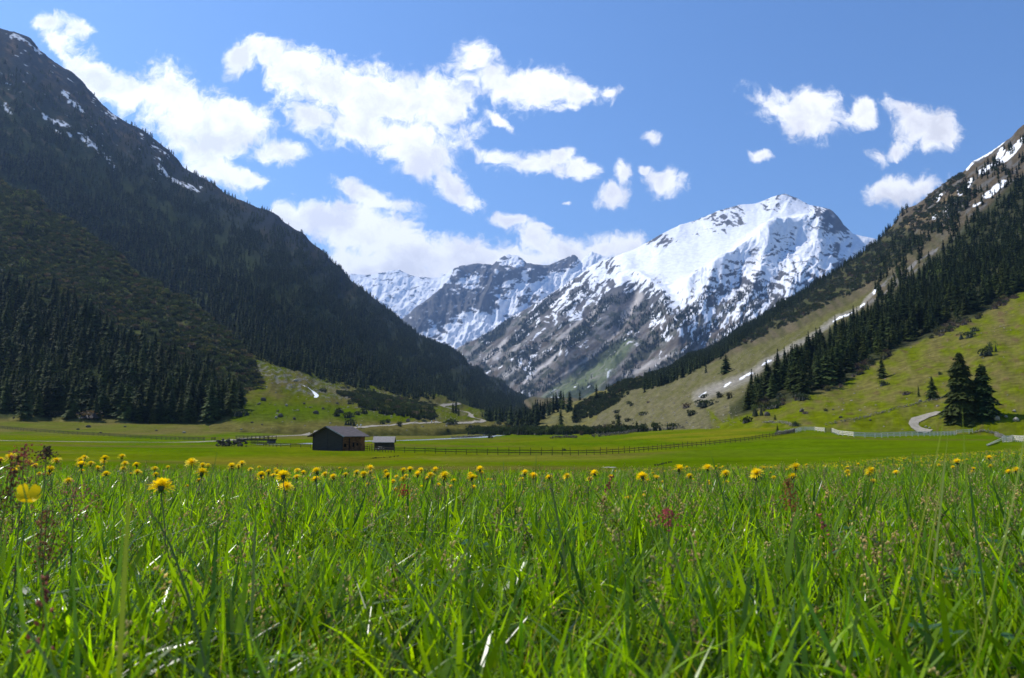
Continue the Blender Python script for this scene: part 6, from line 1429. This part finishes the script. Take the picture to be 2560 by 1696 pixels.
DAND = [(27, 1144, 30), (141, 1153, 24), (211, 1146, 20), (203, 1163, 28), (201, 1152, 22), (227, 1160, 19), (262, 1146, 20), (254, 1155, 15), (305, 1143, 21), (245, 1172, 19), (312, 1160, 19), (341, 1163, 19), (343, 1181, 20), (265, 1186, 20), (387, 1173, 19), (420, 1169, 13), (389, 1187, 16), (403, 1217, 54),
        (479, 1157, 29), (507, 1165, 22), (520, 1165, 16), (505, 1183, 35), (497, 1202, 16), (580, 1167, 26), (605, 1159, 19), (626, 1174, 13), (73, 1157, 19), (126, 1175, 28), (0, 1153, 26), (653, 1188, 24), (671, 1181, 19), (689, 1175, 14), (693, 1182, 22), (708, 1190, 35), (743, 1177, 16), (759, 1182, 16), (792, 1180, 30), (742, 1194, 20), (770, 1198, 14),
        (833, 1194, 24), (864, 1188, 18), (716, 1218, 34), (925, 1171, 22), (892, 1182, 18), (909, 1188, 27), (925, 1182, 19), (964, 1180, 16), (969, 1190, 22), (1008, 1177, 20), (1025, 1175, 22), (1008, 1199, 20), (1052, 1177, 20), (1044, 1187, 24), (1088, 1175, 20), (1076, 1188, 20), (1111, 1192, 35), (1134, 1203, 16),
        (1200, 1174, 23), (1205, 1183, 14), (1180, 1195, 25), (1220, 1200, 12), (1312, 1183, 23), (1333, 1190, 23), (1304, 1200, 18), (1373, 1194, 20), (1417, 1191, 20), (1486, 1184, 23), (1475, 1199, 21), (1364, 1221, 12), (1449, 1219, 14), (1606, 1192, 30), (1568, 1234, 15), (1698, 1173, 30), (1643, 1195, 16), (1725, 1191, 19), (1619, 1202, 14),
        (1769, 1171, 27), (1814, 1185, 26), (1892, 1185, 35), (1910, 1170, 11), (1989, 1169, 29), (1982, 1193, 26), (1722, 1191, 18), (2177, 1178, 27), (2240, 1182, 17), (2393, 1156, 24), (2473, 1145, 18), (2541, 1176, 22), (2432, 1180, 14), (2200, 1180, 12)]
NAMED = {(403, 1217): 'largest dandelion, low in the grass on the left', (716, 1218): 'dandelion lower than its neighbours, below the left side of the barn', (505, 1183): 'wide dandelion left of the barn, below a smaller one to its left', (479, 1157): 'tall tilted dandelion standing clear left of the barn', (1111, 1192): 'big spiky dandelion, largest in the cluster below the fence right of the shed',
         (1200, 1174): 'tall dandelion above a cluster of three, right of the big spiky one', (1698, 1173): 'flat wide dandelion standing above its neighbours near the ditch', (1892, 1185): 'large domed dandelion with a yellow bud at its upper right', (1989, 1169): 'broad dandelion right of the large domed one, below the white fence', (1606, 1192): 'large dandelion under the field ditch with small ones at its right foot',
         (1769, 1171): 'dandelion standing alone above the grass left of the large domed one', (1486, 1184): 'dandelion below the pale stone slab, standing above another', (2177, 1178): 'wide dandelion nestled beside another in the tall grass, below the white fence', (2393, 1156): 'dandelion cluster flower among the tall stalks on the right', (305, 1143): 'highest dandelion on the left, seen against the plain field',
         (1312, 1183): 'dandelion right of the gap, upper left of a close pair', (1333, 1190): 'dandelion lower right of a close pair in the middle', (792, 1180): 'ragged tilted dandelion directly below the barn', (708, 1190): 'wide orange-yellow dandelion just left below the barn', (27, 1144): 'large dandelion at the left edge behind the reddish sorrel', (1910, 1170): 'small yellow bud above the large domed dandelion', (605, 1159): 'flat-topped dandelion standing just right of a round one, left of the barn', (580, 1167): 'round dandelion just left of a flat-topped one, left of the barn',
         (1568, 1234): 'small orange dandelion lowest in the grass right of centre', (2541, 1176): 'dandelion at the right edge in the tall grass', (1417, 1191): 'flat dandelion alone between two pairs in the middle'}
for i, (px_, py_, w_) in enumerate(DAND):
    D = 80.0 / w_; sz = 1.0; u, s = ray(px_, py_)
    for _ in range(12):
        gz = drop(u * D, D, ['ground']); H = s * D - gz
        if H > .33: D *= 1.12; sz *= 1.12
        elif H < .13: D *= .9; sz *= .9
        else: break
    dandelion(u * D, D, s * D, min(max(sz * 1.18, .7), 1.7), NAMED.get((px_, py_), 'small yellow dandelion in the row along the crest of the meadow'), 'dandelions along the crest of the meadow', rnd.choice((0, 0, 1, 1, 2)), None)
g = np.random.default_rng(76)
for _ in range(64):
    a, b, w_ = DAND[int(g.integers(0, len(DAND)))]
    px_ = a + g.normal(0, 26); py_ = b + 6 + abs(g.normal(0, 13)); D = 80.0 / max(12, w_ * (.55 + .4 * g.random())); u, s = ray(px_, py_)
    for _k in range(10):
        gz = drop(u * D, D, ['ground']); H = s * D - gz
        if H > .30: D *= 1.1
        elif H < .14: D *= .92
        else: break
    dandelion(u * D, D, s * D, .75 + .5 * g.random(), 'small yellow dandelion in the row', 'dandelions along the crest of the meadow', int(g.integers(0, 4)))
g = np.random.default_rng(77); cnt = 0
while cnt < 90:
    Y = 4.5 + 22 * g.random() ** 1.3; u = (g.random() * 2 - 1) * .68
    if g.random() > .30 + .7 * sstep(-.1, .5, u): continue
    x = u * Y; gz = drop(x, Y, ['ground']); dandelion(x, Y, gz + .15 + .10 * g.random(), 1.0 + .3 * g.random(), 'small yellow dandelion in the row along the crest of the meadow', 'dandelions along the crest of the meadow', int(g.integers(0, 4))); cnt += 1
# farther flowers than one could count
hv, hf, hc, hm = dandelion_head(930); kk = np.arange(len(hf)) % 18 < 6
n = 5200; Y = 9 + 36 * g.random(n); u = g.random(n) * 1.05 - .25; k = (g.random(n) < sstep(-.05, .45, u) * .9 + .06); Y, u = Y[k], u[k]; X = u * Y; z = ground_z(np.stack([X, Y], 1)) + .16 + .06 * g.random(len(X))
z = z + 0.04 * (Y > 18)
scatter('dandelion_carpet', [(hv, hf[kk], hc, hm[kk])], np.stack([X, Y, z], 1), np.zeros(len(X), int), g.normal(0, .25, (len(X), 3)), .75 + .4 * g.random(len(X)), [M_petal], 'yellow speckle of countless dandelions on the far side of the meadow')

# buttercup, sorrel, dark seed heads close to the camera
def near_flower(px, py, D): u, s = ray(px, py); return Vector((u * D, D, s * D))
p = near_flower(67, 1253, .92); gz = drop(p.x, p.y, ['ground']); e = empty('buttercup', (p.x, p.y, gz)); tag(e, 'bright yellow buttercup close to the camera at the left edge', 'buttercup')
v, f, c, m = tube([(-.05 * (1 - t) ** 2, 0, (p.z - gz) * t) for t in np.linspace(0, 1, 8)], .0013, .0009, (.12, .17, .04), 0, 6); tri_obj('stem', (v, np.array(f), np.broadcast_to(c, (len(v), 3)), np.zeros(len(f), int)), [M_stem], e, True)
PT = []
for k in range(5):
    az = k * 1.257 + .3; d = np.array([math.cos(az), math.sin(az), 0]); s = np.array([-math.sin(az), math.cos(az), 0]); v = []
    for t, w in ((0.05, .15), (.3, .65), (.6, 1.0), (.85, .95), (1, .45)): q = d * .014 * math.sin(t * 1.35) + np.array([0, 0, .012 * t * t + .002]); v += [q + s * .0065 * w + [0, 0, .0015], q, q - s * .0065 * w + [0, 0, .0015]]
    f = []
    for j in range(4):
        for q in (0, 1): a = 3 * j + q; f += [(a, a + 1, a + 4), (a, a + 4, a + 3)]
    PT.append((np.array(v), f, np.array([.88, .66, .01]), 0))
for k in range(5):
    PB = tri_pack(PT[k:k + 1]); o = tri_obj('petal', PB, [M_petal], e, True); o.location = (0, 0, p.z - gz); o.rotation_euler = (.5, .45, 0)
def sorrel(px, py, D, H, label, c=(.32, .09, .06), seed=0, spread=.016, lean=0.0):
    p = near_flower(px, py, D); gz = drop(p.x, p.y, ['ground']); Ht = p.z - gz; e = empty('sorrel', (p.x - lean, p.y, gz)); tag(e, label, 'sorrel')
    v, f, cc, m = tube([(lean * t * t, 0, Ht * t) for t in np.linspace(0, 1, 7)], .0014, .0007, (.13, .12, .04), 0, 5); tri_obj('stem', (v, np.array(f), np.broadcast_to(cc, (len(v), 3)), np.zeros(len(f), int)), [M_stem], e, True)
    gg = np.random.default_rng(seed); P = []
    for k in range(170):
        t = 1 - H / Ht * gg.random() ** .8; q = np.array([lean * t * t, 0, Ht * t]); o = gg.normal(0, 1, 3) * spread * (.3 + .9 * (1 - t) / (H / Ht)); o[2] *= .5
        P.append(blob(q + o, .0009 + .0009 * gg.random(), gg, np.array(c) * (.6 + .8 * gg.random()), 0, 1.0))
    tri_obj('flower_spike', tri_pack(P), [M_seed], e)
sorrel(45, 1140, .95, .07, 'reddish brown sorrel spike nearest the left edge, rising above the meadow', (.30, .11, .05), 1, .010, .03)
sorrel(62, 1112, 1.15, .035, 'pink-red sorrel tuft above the left edge of the meadow', (.42, .12, .10), 2, .016)
sorrel(190, 1212, 1.25, .045, 'pink-brown sorrel cluster left of the largest dandelion', (.38, .16, .12), 3, .022)
sorrel(118, 1275, .95, .06, 'rusty brown sorrel spike right of the buttercup', (.28, .12, .05), 4, .012)
sorrel(1970, 1196, 1.3, .05, 'rusty orange sorrel spike in the grass below the white fence', (.34, .13, .04), 5, .008, -.01)
sorrel(1009, 1212, 2.2, .03, 'small crimson sorrel below the shed', (.40, .06, .05), 6, .012)
sorrel(1670, 1268, 1.3, .03, 'small pink sorrel tuft low in the grass right of centre', (.42, .10, .10), 7, .012)
sorrel(118, 1116, 1.3, .02, 'dark seed head above the dandelions on the left', (.14, .09, .06), 8, .007)
